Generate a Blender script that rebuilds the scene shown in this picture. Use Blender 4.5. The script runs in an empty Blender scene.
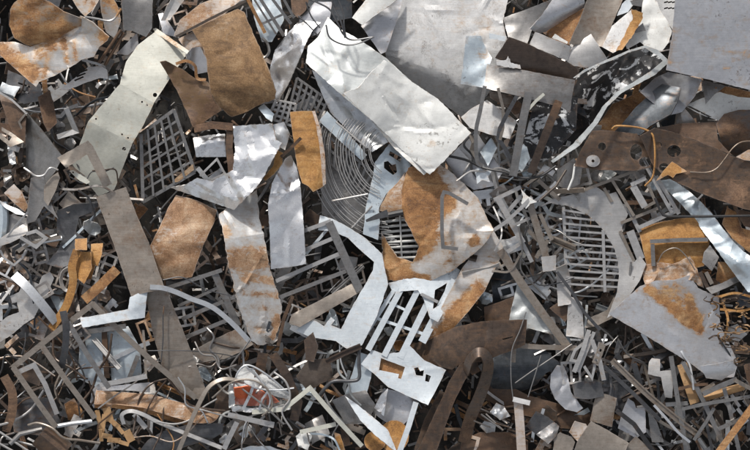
import bpy, math, random
import numpy as np
from mathutils import Vector, Matrix
from mathutils.geometry import delaunay_2d_cdt

sc = bpy.context.scene
col = sc.collection
S = 0.005                     # metres per photograph pixel on the face of the heap
TILT = math.radians(26)       # slope of the face of the heap
DIST = 1700.0                 # camera distance from the face, in the same units
LIFT = 1.7                    # height of the middle of the face above the yard
ROT = Matrix.Rotation(TILT, 3, 'X')
R3 = np.array(ROT)

# ------------------------------------------------------------------ camera, sky, sun, exposure
cam_data = bpy.data.cameras.new('camera')
cam = bpy.data.objects.new('camera', cam_data)
col.objects.link(cam)
cam_data.sensor_width = 36
cam_data.lens = 36 * DIST / 750
cam_data.clip_start = 0.1
cam_data.clip_end = 500
cam.location = ROT @ Vector((0, 0, DIST * S)) + Vector((0, 0, LIFT))
cam.rotation_euler = (TILT, 0, 0)
sc.camera = cam

SUN_EL = math.radians(52)
SUN_AZ = math.radians(-28)     # measured from the uphill side towards the right
world = bpy.data.worlds.new('World')
sc.world = world
world.use_nodes = True
wn = world.node_tree
sky = wn.nodes.new('ShaderNodeTexSky')
sky.sky_type = 'NISHITA'
sky.sun_disc = False
sky.sun_elevation = SUN_EL
sky.sun_rotation = SUN_AZ
sky.air_density = 1.0
sky.dust_density = 4.0
sky.ozone_density = 1.0
hs = wn.nodes.new('ShaderNodeHueSaturation')
hs.inputs['Saturation'].default_value = 0.30
wn.links.new(sky.outputs[0], hs.inputs['Color'])
bg = wn.nodes['Background']
bg.inputs['Strength'].default_value = 0.122
wn.links.new(hs.outputs[0], bg.inputs['Color'])
sun_data = bpy.data.lights.new('sun', 'SUN')
sun_data.energy = 3.1
sun_data.angle = math.radians(4)
sun_data.color = (1.0, 0.95, 0.88)
sun = bpy.data.objects.new('sun', sun_data)
col.objects.link(sun)
sdir = Vector((math.sin(SUN_AZ) * math.cos(SUN_EL), math.cos(SUN_AZ) * math.cos(SUN_EL), math.sin(SUN_EL)))
sun.rotation_euler = sdir.to_track_quat('Z', 'Y').to_euler()
sun.location = (0, 0, 12)
sc.view_settings.view_transform = 'Standard'
sc.view_settings.look = 'None'
sc.view_settings.exposure = 0.24
sc.view_settings.gamma = 1.0
sc.cycles.max_bounces = 6
sc.cycles.use_denoising = True

# ------------------------------------------------------------------ mapping from the face of the heap to the world
def W(p):
    """p: (n,3) array of x, y (photograph scale) and height above the face -> world metres"""
    p = np.asarray(p, float)
    k = 1 - p[:, 2] / DIST
    q = np.stack([(p[:, 0] - 375) * k, -(p[:, 1] - 225) * k, p[:, 2]], 1) * S
    q = q @ R3.T
    q[:, 2] += LIFT
    return q

def w1(x, y, h):
    return Vector(W([(x, y, h)])[0])

# ------------------------------------------------------------------ materials
def ramp(nt, fac, stops):
    r = nt.nodes.new('ShaderNodeValToRGB')
    e = r.color_ramp.elements
    while len(e) < len(stops):
        e.new(0.5)
    for i, (p, c) in enumerate(stops):
        e[i].position = p
        e[i].color = (c, c, c, 1) if isinstance(c, (int, float)) else (*c, 1)
    nt.links.new(fac, r.inputs[0])
    return r.outputs[0]

def mathn(nt, op, a, b=None, c=None, clamp=False):
    n = nt.nodes.new('ShaderNodeMath')
    n.operation = op
    n.use_clamp = clamp
    for i, v in enumerate((a, b, c)):
        if v is None:
            continue
        if isinstance(v, (int, float)):
            n.inputs[i].default_value = v
        else:
            nt.links.new(v, n.inputs[i])
    return n.outputs[0]

def mixc(nt, f, a, b):
    n = nt.nodes.new('ShaderNodeMix')
    n.data_type = 'RGBA'
    for s, v in ((0, f), (6, a), (7, b)):
        if isinstance(v, (int, float)):
            n.inputs[s].default_value = v
        elif isinstance(v, tuple):
            n.inputs[s].default_value = (*v, 1)
        else:
            nt.links.new(v, n.inputs[s])
    return n.outputs[2]

def mixf(nt, f, a, b):
    n = nt.nodes.new('ShaderNodeMix')
    n.data_type = 'FLOAT'
    for s, v in ((0, f), (2, a), (3, b)):
        if isinstance(v, (int, float)):
            n.inputs[s].default_value = v
        else:
            nt.links.new(v, n.inputs[s])
    return n.outputs[0]

PAL = {'o': ((0.12, 0.055, 0.024), (0.34, 0.165, 0.060), (0.50, 0.32, 0.16)),
       'b': ((0.040, 0.024, 0.017), (0.115, 0.062, 0.034), (0.22, 0.13, 0.075)),
       's': ((0.15, 0.075, 0.035), (0.34, 0.195, 0.105), (0.50, 0.37, 0.25)),
       'y': ((0.085, 0.048, 0.024), (0.245, 0.140, 0.062), (0.40, 0.265, 0.145)),
       'a': ((0.15, 0.070, 0.022), (0.38, 0.185, 0.050), (0.50, 0.30, 0.12))}
M = {}
def mk(key, c1, c2, metal=0.6, rough=0.45, pal='o', dirt=0.5, bump=0.16, spots=None, grain=1.0, dirtcol=(0.09, 0.075, 0.06)):
    m = bpy.data.materials.new('scrap_' + key)
    m.use_nodes = True
    nt = m.node_tree
    nt.nodes.clear()
    out = nt.nodes.new('ShaderNodeOutputMaterial')
    b = nt.nodes.new('ShaderNodeBsdfPrincipled')
    nt.links.new(b.outputs[0], out.inputs[0])
    tc = nt.nodes.new('ShaderNodeTexCoord')
    oi = nt.nodes.new('ShaderNodeObjectInfo')
    mul = nt.nodes.new('ShaderNodeVectorMath'); mul.operation = 'SCALE'
    cmb = nt.nodes.new('ShaderNodeCombineXYZ')
    for i, k in enumerate((37.0, 61.0, 83.0)):
        nt.links.new(mathn(nt, 'MULTIPLY', oi.outputs['Random'], k), cmb.inputs[i])
    add = nt.nodes.new('ShaderNodeVectorMath'); add.operation = 'ADD'
    nt.links.new(tc.outputs['Object'], add.inputs[0]); nt.links.new(cmb.outputs[0], add.inputs[1])
    V = add.outputs[0]
    def noise(scale, detail=5, rough_=0.6, stretch=None, dist=0.0):
        v = V
        if stretch:
            mp = nt.nodes.new('ShaderNodeMapping')
            mp.inputs['Scale'].default_value = stretch[:3]
            mp.inputs['Rotation'].default_value = (0, 0, stretch[3])
            nt.links.new(V, mp.inputs[0]); v = mp.outputs[0]
        n = nt.nodes.new('ShaderNodeTexNoise')
        n.inputs['Scale'].default_value = scale
        n.inputs['Detail'].default_value = detail
        n.inputs['Roughness'].default_value = rough_
        n.inputs['Distortion'].default_value = dist
        nt.links.new(v, n.inputs['Vector'])
        return n.outputs[0]
    big = noise(5.0, 6, 0.62, None, 0.4)
    fine = noise(38.0, 8, 0.7)
    vfine = noise(170.0, 4, 0.7)
    scr = noise(9.0, 3, 0.6, (1.0, 26.0, 26.0, 0.7))
    scr2 = noise(14.0, 3, 0.6, (30.0, 1.0, 30.0, 0.35))
    # bare surface
    f = mathn(nt, 'ADD', mathn(nt, 'MULTIPLY', big, 0.38), mathn(nt, 'MULTIPLY', fine, 0.82))
    base = mixc(nt, ramp(nt, f, [(0.40, 0.0), (0.82, 1.0)]), tuple(c * 0.92 for c in c1), c2)
    streak = ramp(nt, mathn(nt, 'MULTIPLY', scr, scr2), [(0.18, 0.0), (0.42, 1.0)])
    base = mixc(nt, mathn(nt, 'MULTIPLY', streak, 0.22 * grain), base, tuple(min(1.0, c * 1.5 + 0.04) for c in c2))
    sl = ramp(nt, noise(5.0, 4, 0.5, (1.5, 70.0, 70.0, 0.9)), [(0.66, 0.0), (0.70, 1.0)])
    sl2 = ramp(nt, noise(5.0, 4, 0.5, (60.0, 1.2, 60.0, 0.25)), [(0.67, 0.0), (0.71, 1.0)])
    base = mixc(nt, mathn(nt, 'MULTIPLY', sl, 0.35 * grain), base, tuple(min(1.0, c * 1.35 + 0.05) for c in c2))
    base = mixc(nt, mathn(nt, 'MULTIPLY', sl2, 0.4 * grain), base, tuple(c * 0.45 for c in c1))
    # grime: small dark specks and scuffs
    sp = ramp(nt, mathn(nt, 'ADD', mathn(nt, 'MULTIPLY', noise(55, 5, 0.6, None, 0.8), 0.6), mathn(nt, 'MULTIPLY', big, 0.4)), [(0.60, 0.0), (0.66, 1.0)])
    base = mixc(nt, mathn(nt, 'MULTIPLY', sp, min(0.8, 0.5 + dirt * 0.4)), base, tuple(c * 0.6 for c in dirtcol))
    if spots:                                   # peeling paint: flakes of another colour
        sm = ramp(nt, mathn(nt, 'ADD', mathn(nt, 'MULTIPLY', noise(7.5, 7, 0.62, (1.0, 2.0, 1.4, -0.75), 1.0), 0.85), mathn(nt, 'MULTIPLY', scr2, 0.15)), [(spots[1], 0.0), (spots[1] + 0.02, 1.0)])
        base = mixc(nt, sm, base, spots[0])
    dm = mathn(nt, 'MULTIPLY', ramp(nt, mathn(nt, 'ADD', mathn(nt, 'MULTIPLY', noise(9, 9, 0.78, None, 1.0), 0.62), mathn(nt, 'MULTIPLY', scr2, 0.38)), [(0.52, 0.0), (0.64, 1.0)]), dirt * 0.75)
    base = mixc(nt, dm, base, dirtcol)
    # rust where the sheet carries it
    at = nt.nodes.new('ShaderNodeAttribute'); at.attribute_name = 'rust'
    rn = mathn(nt, 'ADD', mathn(nt, 'MULTIPLY', noise(15, 9, 0.74, None, 0.9), 0.55), mathn(nt, 'MULTIPLY', noise(60, 6, 0.7), 0.2))
    rn = mathn(nt, 'ADD', rn, mathn(nt, 'MULTIPLY', noise(11, 5, 0.65, (1.2, 9.0, 5.0, 0.55)), 0.25))
    rm = mathn(nt, 'ADD', mathn(nt, 'MULTIPLY', at.outputs['Fac'], 0.95), mathn(nt, 'MULTIPLY', mathn(nt, 'SUBTRACT', rn, 0.5), 2.6))
    ea = nt.nodes.new('ShaderNodeAttribute'); ea.attribute_name = 'edge'
    rm = mathn(nt, 'ADD', rm, mathn(nt, 'MULTIPLY', ea.outputs['Fac'], 0.16))
    rmask = ramp(nt, rm, [(0.38, 0.0), (0.60, 1.0)])
    p = PAL[pal]
    rust = ramp(nt, mathn(nt, 'ADD', mathn(nt, 'MULTIPLY', noise(7, 8, 0.72, None, 0.6), 0.62), mathn(nt, 'MULTIPLY', vfine, 0.38)),
                [(0.38, p[0]), (0.50, p[1]), (0.62, p[2])])
    blot = ramp(nt, mathn(nt, 'ADD', mathn(nt, 'MULTIPLY', noise(13, 9, 0.75, None, 1.2), 0.7), mathn(nt, 'MULTIPLY', noise(3.5, 3, 0.5), 0.3)), [(0.50, 0.0), (0.64, 1.0)])
    rust = mixc(nt, mathn(nt, 'MULTIPLY', blot, 0.66), rust, tuple(c * 0.8 for c in p[0]))
    rs = ramp(nt, noise(6, 6, 0.65, (1.0, 7.0, 4.0, 1.1), 0.5), [(0.50, 0.0), (0.66, 1.0)])
    rust = mixc(nt, mathn(nt, 'MULTIPLY', rs, 0.5), rust, tuple(c * 0.9 for c in p[0]))
    rust = mixc(nt, mathn(nt, 'MULTIPLY', sl, 0.45), rust, p[2])
    stain = ramp(nt, rm, [(0.10, 0.0), (0.42, 0.5)])
    base = mixc(nt, stain, base, tuple(0.75 * a + 0.12 * b for a, b in zip(p[2], p[1])))
    colr = mixc(nt, mathn(nt, 'MULTIPLY', rmask, mathn(nt, 'SUBTRACT', 1.0, mathn(nt, 'MULTIPLY', sl, 0.5))), base, rust)
    em = ramp(nt, mathn(nt, 'ADD', ea.outputs['Fac'], mathn(nt, 'MULTIPLY', mathn(nt, 'SUBTRACT', fine, 0.5), 0.7)), [(0.80, 0.0), (0.95, 1.0)])
    colr = mixc(nt, mathn(nt, 'MULTIPLY', em, 0.28), colr, tuple(min(0.85, c * 1.25 + 0.07) for c in c2))
    nt.links.new(colr, b.inputs['Base Color'])
    dry = mathn(nt, 'MAXIMUM', rmask, dm)
    nt.links.new(mixf(nt, dry, metal, 0.0), b.inputs['Metallic'])
    rr = mathn(nt, 'ADD', rough - 0.07, mathn(nt, 'MULTIPLY', fine, 0.14), clamp=True)
    nt.links.new(mixf(nt, dry, rr, 0.64), b.inputs['Roughness'])
    bp = nt.nodes.new('ShaderNodeBump')
    bp.inputs['Strength'].default_value = bump
    bp.inputs['Distance'].default_value = 0.004
    hgt = mathn(nt, 'ADD', mathn(nt, 'MULTIPLY', fine, 0.5), mathn(nt, 'MULTIPLY', mathn(nt, 'MULTIPLY', rmask, vfine), 0.8))
    hgt = mathn(nt, 'ADD', hgt, mathn(nt, 'MULTIPLY', big, 0.25))
    nt.links.new(hgt, bp.inputs['Height'])
    nt.links.new(bp.outputs[0], b.inputs['Normal'])
    M[key] = m
    return m

mk('zinc', (0.54, 0.56, 0.58), (0.66, 0.68, 0.70), 0.7, 0.30, 'o', 0.35, dirtcol=(0.2, 0.19, 0.18))
mk('bluezinc', (0.47, 0.55, 0.61), (0.62, 0.70, 0.75), 0.6, 0.34, 'o', 0.3, dirtcol=(0.22, 0.22, 0.22))
mk('foil', (0.78, 0.78, 0.79), (0.88, 0.88, 0.88), 0.85, 0.22, 'o', 0.18, dirtcol=(0.35, 0.33, 0.3))
mk('steel', (0.21, 0.203, 0.196), (0.33, 0.32, 0.31), 0.75, 0.33, 'b', 0.5)
mk('tansteel', (0.22, 0.19, 0.16), (0.34, 0.30, 0.26), 0.6, 0.36, 'b', 0.45)
mk('palesteel', (0.38, 0.372, 0.365), (0.52, 0.51, 0.50), 0.6, 0.36, 'o', 0.4, dirtcol=(0.16, 0.14, 0.12))
mk('lilac', (0.42, 0.427, 0.448), (0.53, 0.535, 0.557), 0.75, 0.30, 'o', 0.3, dirtcol=(0.2, 0.18, 0.17))
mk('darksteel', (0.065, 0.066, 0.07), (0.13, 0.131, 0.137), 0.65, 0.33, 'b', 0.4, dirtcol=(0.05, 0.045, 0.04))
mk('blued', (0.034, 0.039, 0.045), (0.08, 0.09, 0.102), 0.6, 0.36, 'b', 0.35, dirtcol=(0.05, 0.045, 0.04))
mk('black', (0.012, 0.012, 0.013), (0.03, 0.03, 0.032), 0.1, 0.45, 'b', 0.3, dirtcol=(0.06, 0.055, 0.05))
mk('brown', (0.038, 0.029, 0.024), (0.09, 0.07, 0.056), 0.3, 0.52, 'b', 0.4, dirtcol=(0.05, 0.035, 0.025))
mk('umber', (0.036, 0.025, 0.020), (0.088, 0.063, 0.048), 0.3, 0.33, 'b', 0.4, dirtcol=(0.045, 0.03, 0.02))
mk('silversheet', (0.51, 0.515, 0.535), (0.61, 0.615, 0.635), 0.6, 0.30, 'o', 0.3, dirtcol=(0.25, 0.23, 0.22))
mk('strap', (0.060, 0.046, 0.038), (0.125, 0.097, 0.080), 0.6, 0.29, 'b', 0.4, dirtcol=(0.06, 0.04, 0.03))
mk('amber', (0.26, 0.2, 0.15), (0.40, 0.32, 0.25), 0.2, 0.55, 'a', 0.2)
mk('white', (0.60, 0.605, 0.585), (0.71, 0.715, 0.695), 0.0, 0.5, 'o', 0.6, dirtcol=(0.33, 0.31, 0.28))
mk('dirtywhite', (0.46, 0.46, 0.46), (0.63, 0.625, 0.62), 0.1, 0.5, 's', 1.3, dirtcol=(0.20, 0.185, 0.175))
mk('greywhite', (0.37, 0.395, 0.40), (0.51, 0.53, 0.53), 0.25, 0.38, 'o', 0.7, dirtcol=(0.25, 0.26, 0.26))
mk('olivewhite', (0.42, 0.42, 0.37), (0.52, 0.52, 0.465), 0.05, 0.5, 'o', 0.25, dirtcol=(0.25, 0.24, 0.2))
mk('bluewhite', (0.50, 0.56, 0.61), (0.64, 0.69, 0.73), 0.1, 0.45, 'o', 0.25, dirtcol=(0.3, 0.3, 0.3))
mk('rust', (0.20, 0.17, 0.15), (0.34, 0.30, 0.27), 0.3, 0.55, 'o', 0.3)
mk('ochre', (0.26, 0.2, 0.15), (0.40, 0.32, 0.25), 0.2, 0.6, 'y', 0.2)
mk('salmon', (0.42, 0.38, 0.36), (0.56, 0.52, 0.50), 0.2, 0.5, 's', 0.35)
mk('olivebrown', (0.06, 0.036, 0.015), (0.13, 0.08, 0.036), 0.25, 0.32, 'b', 0.4, dirtcol=(0.05, 0.04, 0.02))
mk('peeling', (0.010, 0.010, 0.011), (0.022, 0.022, 0.024), 0.1, 0.34, 'b', 0.25, spots=((0.60, 0.61, 0.62), 0.535))
mk('orangecloth', (0.50, 0.075, 0.022), (0.62, 0.13, 0.035), 0.0, 0.7, 'o', 0.2, dirtcol=(0.25, 0.05, 0.02))
mk('wood', (0.36, 0.20, 0.085), (0.50, 0.31, 0.15), 0.0, 0.75, 'y', 0.35, dirtcol=(0.16, 0.09, 0.04))
mk('zinctan', (0.52, 0.52, 0.52), (0.64, 0.64, 0.63), 0.5, 0.36, 's', 0.3, dirtcol=(0.3, 0.27, 0.24))
mk('rustwhite', (0.48, 0.46, 0.44), (0.64, 0.62, 0.60), 0.3, 0.42, 'o', 0.5, dirtcol=(0.27, 0.22, 0.18))
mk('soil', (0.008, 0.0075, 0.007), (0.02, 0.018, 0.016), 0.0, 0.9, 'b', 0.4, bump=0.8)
mk('concrete', (0.20, 0.195, 0.185), (0.30, 0.29, 0.28), 0.0, 0.85, 'b', 0.5, bump=0.5)

def plastic_film():
    m = bpy.data.materials.new('scrap_film')
    m.use_nodes = True
    b = m.node_tree.nodes['Principled BSDF']
    b.inputs['Base Color'].default_value = (0.8, 0.82, 0.83, 1)
    b.inputs['Roughness'].default_value = 0.15
    b.inputs['Alpha'].default_value = 0.05
    M['film'] = m
plastic_film()
def clear_wrap():
    m = M['film'].copy(); m.name = 'scrap_wrap'
    m.node_tree.nodes['Principled BSDF'].inputs['Alpha'].default_value = 0.35
    M['wrap'] = m
clear_wrap()

# ------------------------------------------------------------------ objects
LAND = []                     # (object, short phrase) used to say where loose scraps lie
def tag(o, label=None, cat=None, group=None, kind=None):
    if label: o['label'] = label
    if cat: o['category'] = cat
    if group: o['group'] = group
    if kind: o['kind'] = kind

def make(name, verts, faces, mat, label=None, cat=None, parent=None, group=None, kind=None, rust=None, short=None, smooth=True, sharp=38, world_pts=False, edge=None):
    """link verts (n,3 on the face of the heap) as one mesh object with its origin at its own foot"""
    p = np.asarray(verts, float) if world_pts else W(verts)
    c = p.mean(0); c[2] = p[:, 2].min()
    me = bpy.data.meshes.new(name)
    me.from_pydata((p - c).tolist(), [], faces)
    me.update()
    if rust is not None:
        a = me.attributes.new('rust', 'FLOAT', 'POINT')
        a.data.foreach_set('value', np.asarray(rust, np.float32))
    if edge is not None:
        a = me.attributes.new('edge', 'FLOAT', 'POINT')
        a.data.foreach_set('value', np.asarray(edge, np.float32))
    me.materials.append(M[mat])
    if smooth:
        me.polygons.foreach_set('use_smooth', [True] * len(me.polygons))
        me.set_sharp_from_angle(angle=math.radians(sharp))
    o = bpy.data.objects.new(name, me)
    col.objects.link(o)
    if parent is not None:
        o.parent = parent
        o.location = Vector(c) - parent.location
    else:
        o.location = c
    tag(o, label, cat, group, kind)
    if short: LAND.append((o, short))
    return o

def thing(name, label, cat, x, y, h, short=None, group=None):
    o = bpy.data.objects.new(name, None)
    o.empty_display_size = 0.05
    col.objects.link(o)
    o.location = w1(x, y, h)
    tag(o, label, cat, group)
    if short: LAND.append((o, short))
    return o

def inside(px, py, poly):
    P = np.asarray(poly, float)
    r = np.zeros(px.shape, bool)
    x0, y0 = P[:, 0], P[:, 1]
    x1, y1 = np.roll(x0, -1), np.roll(y0, -1)
    for a, b, c, d in zip(x0, y0, x1, y1):
        if b == d: continue
        t = ((b > py) != (d > py)) & (px < (c - a) * (py - b) / (d - b) + a)
        r ^= t
    return r

def refine(poly, step, rng, jit=0.0):
    out = []
    n = len(poly)
    for i in range(n):
        a, b = np.array(poly[i], float), np.array(poly[(i + 1) % n], float)
        L = np.hypot(*(b - a))
        k = max(1, int(round(L / step)))
        nrm = np.array([-(b - a)[1], (b - a)[0]]) / max(L, 1e-6)
        for j in range(k):
            q = a + (b - a) * j / k
            if j and jit: q = q + nrm * rng.uniform(-jit, jit)
            out.append(tuple(q))
    return out

def circle(cx, cy, r, n=12, ry=None):
    ry = ry or r
    return [(cx + r * math.cos(2 * math.pi * i / n), cy + ry * math.sin(2 * math.pi * i / n)) for i in range(n)]

def field(seed, amp, scale, kind):
    rng = np.random.default_rng(seed)
    n = 7
    ks = []
    for i in range(n):
        a = rng.uniform(0, math.pi * 2)
        f = 2 ** rng.uniform(-0.4, 1.3) / scale
        ks.append((math.cos(a) * f, math.sin(a) * f, rng.uniform(0, 1), amp / (f * scale) / n * 2.2))
    def fn(x, y):
        h = np.zeros_like(x)
        wx = x + scale * 0.25 * np.sin(y / scale * 2.1 + seed)
        wy = y + scale * 0.25 * np.sin(x / scale * 1.7 + seed * 2)
        for a, b, ph, am in ks:
            t = a * wx + b * wy + ph
            if kind == 'crumple':
                h += am * (np.abs(2 * (t - np.floor(t)) - 1) * 2 - 1)
            else:
                h += am * np.sin(t * 2 * math.pi)
        return h
    return fn

def rust_of(spec, x, y):
    if isinstance(spec, (int, float)):
        return np.full(x.shape, float(spec))
    r = np.full(x.shape, float(spec[0]))
    for b in spec[1:]:
        if len(b) == 4:
            bx, by, br, ba = b
            d2 = (x - bx) ** 2 + (y - by) ** 2
        else:
            ax, ay, bx, by, br, ba = b
            L2 = (bx - ax) ** 2 + (by - ay) ** 2
            t = np.clip(((x - ax) * (bx - ax) + (y - ay) * (by - ay)) / L2, 0, 1)
            d2 = (x - ax - t * (bx - ax)) ** 2 + (y - ay - t * (by - ay)) ** 2
        r += ba * np.exp(-(d2 / (br * br)) ** 1.5)
    return np.clip(r, 0, 1)

SEED = [0]
def sheet(name, label, cat, mat, z, poly, g=(0, 0), folds=(), curls=(), dent=None, crum=None, holes=(), th=1.1,
          step=4.5, rust=0.0, parent=None, short=None, group=None, jit=0.25, sharp=38, kind=None, lips=True, crease=0, wrinkles=None):
    SEED[0] += 1
    seed = SEED[0]
    rng = random.Random(seed)
    if dent is None: dent = (0.8, 75)
    if mat == 'foil': sharp = 13
    folds = list(folds)
    if any((f[3] if len(f) > 3 else 1.5) <= 2 for f in folds) or crease or wrinkles: sharp = min(sharp, 11)
    cen = np.array(poly, float); clo, chi = cen.min(0), cen.max(0)
    crease, cslope = crease if isinstance(crease, tuple) else (crease, .2)
    for i in range(crease):                     # straight hard creases
        a_ = rng.uniform(0, math.pi)
        px_, py_ = (rng.uniform(clo[k] + .2 * (chi[k] - clo[k]), chi[k] - .2 * (chi[k] - clo[k])) for k in (0, 1))
        folds.append(((px_, py_), (px_ + 50 * math.cos(a_), py_ + 50 * math.sin(a_)), rng.choice((-1, 1)) * rng.uniform(.5, 1.3) * cslope, .6))
    loops = [refine(poly, step, rng, jit)]
    for hl in holes:
        if isinstance(hl[0], (int, float)):
            hl = circle(*hl)
        loops.append(refine(hl, step * 1.2, rng, 0.1))
    pts, edges = [], []
    for L in loops:
        k = len(pts)
        pts += L
        edges += [(k + i, k + (i + 1) % len(L)) for i in range(len(L))]
    P = np.array(poly, float)
    lo, hi = P.min(0), P.max(0)
    gx, gy = np.meshgrid(np.arange(lo[0], hi[0], step), np.arange(lo[1], hi[1], step * 0.87))
    gx = gx + (np.arange(gx.shape[0]) % 2)[:, None] * step / 2
    gx, gy = gx.ravel(), gy.ravel()
    ok = inside(gx, gy, loops[0])
    for L in loops[1:]:
        ok &= ~inside(gx, gy, L)
    B = np.array(pts)
    if ok.any():
        gx, gy = gx[ok], gy[ok]
        d = np.min((gx[:, None] - B[None, :, 0]) ** 2 + (gy[:, None] - B[None, :, 1]) ** 2, axis=1)
        ok = d > (step * 0.45) ** 2
        pts = pts + list(zip(gx[ok], gy[ok]))
    for f in folds:
        if (f[3] if len(f) > 3 else 1.5) > 2: continue
        (ax, ay), (bx, by) = f[:2]
        L = math.hypot(bx - ax, by - ay)
        ts = np.arange(-220, 220, step * .8)
        qx, qy = ax + (bx - ax) / L * ts, ay + (by - ay) / L * ts
        A = np.array(pts)
        okf = inside(qx, qy, loops[0])
        for L_ in loops[1:]: okf &= ~inside(qx, qy, L_)
        d = np.min((qx[:, None] - B[None, :, 0]) ** 2 + (qy[:, None] - B[None, :, 1]) ** 2, axis=1)
        okf &= d > (step * .3) ** 2
        qx, qy = qx[okf], qy[okf]
        if len(qx) == 0: continue
        # keep the grid points off the crease
        dd = np.abs(((bx - ax) * (A[:, 1] - ay) - (by - ay) * (A[:, 0] - ax)) / L)
        keepm = (dd > step * .42) | (np.arange(len(A)) < len(B))
        pts = [tuple(q) for q in A[keepm]] + list(zip(qx, qy))
    vs, _, fs, _, _, _ = delaunay_2d_cdt([Vector((float(a), float(b))) for a, b in pts], edges, [], 0, 1e-4)
    V = np.array([(v.x, v.y) for v in vs])
    F = np.array([f for f in fs if len(f) == 3])
    C = V[F].mean(1)
    ok = inside(C[:, 0], C[:, 1], loops[0])
    for L in loops[1:]:
        ok &= ~inside(C[:, 0], C[:, 1], L)
    F = F[ok]
    x, y = V[:, 0], V[:, 1]
    cx, cy = (lo + hi) / 2
    h = z + g[0] * (x - cx) + g[1] * (y - cy)
    for f in folds:
        (ax, ay), (bx, by), sl = f[:3]
        r = f[3] if len(f) > 3 else 1.5
        L = math.hypot(bx - ax, by - ay)
        d = ((bx - ax) * (y - ay) - (by - ay) * (x - ax)) / L
        h = h + sl * 0.5 * (d + np.sqrt(d * d + r * r))
    ext = hi - lo
    if lips and min(ext) > 14:                  # knocked edges: one or two margins bent up or down
        cxy = (lo + hi) / 2
        for i in range(2 if max(ext) > 40 else 1):
            th_ = rng.uniform(0, 6.283)
            dx, dy = math.cos(th_), math.sin(th_)
            pr_ = (P[:, 0] - cxy[0]) * dx + (P[:, 1] - cxy[1]) * dy
            at = pr_.max() - rng.uniform(.10, .24) * (pr_.max() - pr_.min())
            d = (x - cxy[0]) * dx + (y - cxy[1]) * dy - at
            h = h + rng.choice((-1, -1, 1)) * rng.uniform(.12, .5) * 0.5 * (d + np.sqrt(d * d + rng.uniform(1.5, 8) ** 2))
    wn_ = wrinkles if wrinkles is not None else (3 if lips and min(ext) > 30 else 0)
    for i in range(wn_):                        # short sharp dents and ridges
        wx, wy = rng.uniform(lo[0], hi[0]), rng.uniform(lo[1], hi[1])
        a_, ln, wd = rng.uniform(0, 3.14), rng.uniform(6, 26), rng.uniform(2.5, 6) * max(1, step / 3)
        al = (x - wx) * math.cos(a_) + (y - wy) * math.sin(a_)
        d = np.abs(-(x - wx) * math.sin(a_) + (y - wy) * math.cos(a_) + .01 * al * al * rng.uniform(-1, 1))
        h = h + rng.choice((-1, 1)) * rng.uniform(.5, 1.5) * np.maximum(0, 1 - d / wd) * np.exp(-(al / ln) ** 2)
    if lips and not curls and min(ext) > 8:     # sheet springs into a gentle curve
        th_ = rng.uniform(0, 6.283)
        u_ = (x - cx) * math.cos(th_) + (y - cy) * math.sin(th_)
        um = max(float(np.abs(u_).max()), 1.0)
        h = h + rng.choice((-1, 1)) * rng.uniform(.10, .34) * u_ * u_ / (2 * um)
    for (ax, ay), (bx, by), k in curls:
        L = math.hypot(bx - ax, by - ay)
        d = np.maximum(((bx - ax) * (y - ay) - (by - ay) * (x - ax)) / L, 0)
        h = h + k * d * d
    if dent: h = h + field(seed * 3 + 1, dent[0], dent[1], 'dent')(x, y)
    if crum: h = h + field(seed * 3 + 2, crum[0], crum[1], 'crumple')(x, y)
    top = np.stack([x, y, h], 1)
    # vertex normals on the face
    nv = np.zeros_like(top)
    a, b, c = top[F[:, 0]], top[F[:, 1]], top[F[:, 2]]
    fn = np.cross(b - a, c - a)
    flip = fn[:, 2] < 0
    F[flip] = F[flip][:, ::-1]
    fn[flip] *= -1
    for i in range(3): np.add.at(nv, F[:, i], fn)
    nv /= np.maximum(np.linalg.norm(nv, axis=1, keepdims=True), 1e-9)
    bot = top - nv * th
    n = len(top)
    cnt = {}
    for f in F:
        for i in range(3):
            e = (int(f[i]), int(f[(i + 1) % 3]))
            cnt[e] = cnt.get(e, 0) + 1
    side = [e for e in cnt if (e[1], e[0]) not in cnt]
    # y runs down on the photograph, so the winding flips in the world
    faces = [(int(f[2]), int(f[1]), int(f[0])) for f in F] + [(int(f[0]) + n, int(f[1]) + n, int(f[2]) + n) for f in F]
    faces += [(e[0], e[1], e[1] + n, e[0] + n) for e in side]
    rv = rust_of(rust, x, y)
    ed = np.zeros(n); ed[:len(B)] = 1.0
    used = np.zeros(n, bool); used[F.ravel()] = True
    if not used.all():
        idx = np.cumsum(used) - 1
        keep = np.concatenate([used, used])
        m = int(used.sum())
        mp = lambda i: int(idx[i]) if i < n else int(idx[i - n]) + m
        faces = [tuple(mp(i) for i in f) for f in faces]
        top, bot, rv, ed = top[used], bot[used], rv[used], ed[used]
    return make(name, np.vstack([top, bot]), faces, mat, label, cat, parent, group, kind, np.concatenate([rv, rv]), short, sharp=sharp, edge=np.concatenate([ed, ed]))

def spline(pts, n=6):
    P = [np.array(p, float) for p in pts]
    if len(P) < 3: return P
    out = []
    for i in range(len(P) - 1):
        p0 = P[i - 1] if i else 2 * P[0] - P[1]
        p1, p2 = P[i], P[i + 1]
        p3 = P[i + 2] if i + 2 < len(P) else 2 * P[-1] - P[-2]
        for j in range(n):
            t = j / n
            out.append(0.5 * ((2 * p1) + (-p0 + p2) * t + (2 * p0 - 5 * p1 + 4 * p2 - p3) * t * t + (-p0 + 3 * p1 - 3 * p2 + p3) * t ** 3))
    out.append(P[-1])
    return out

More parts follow.
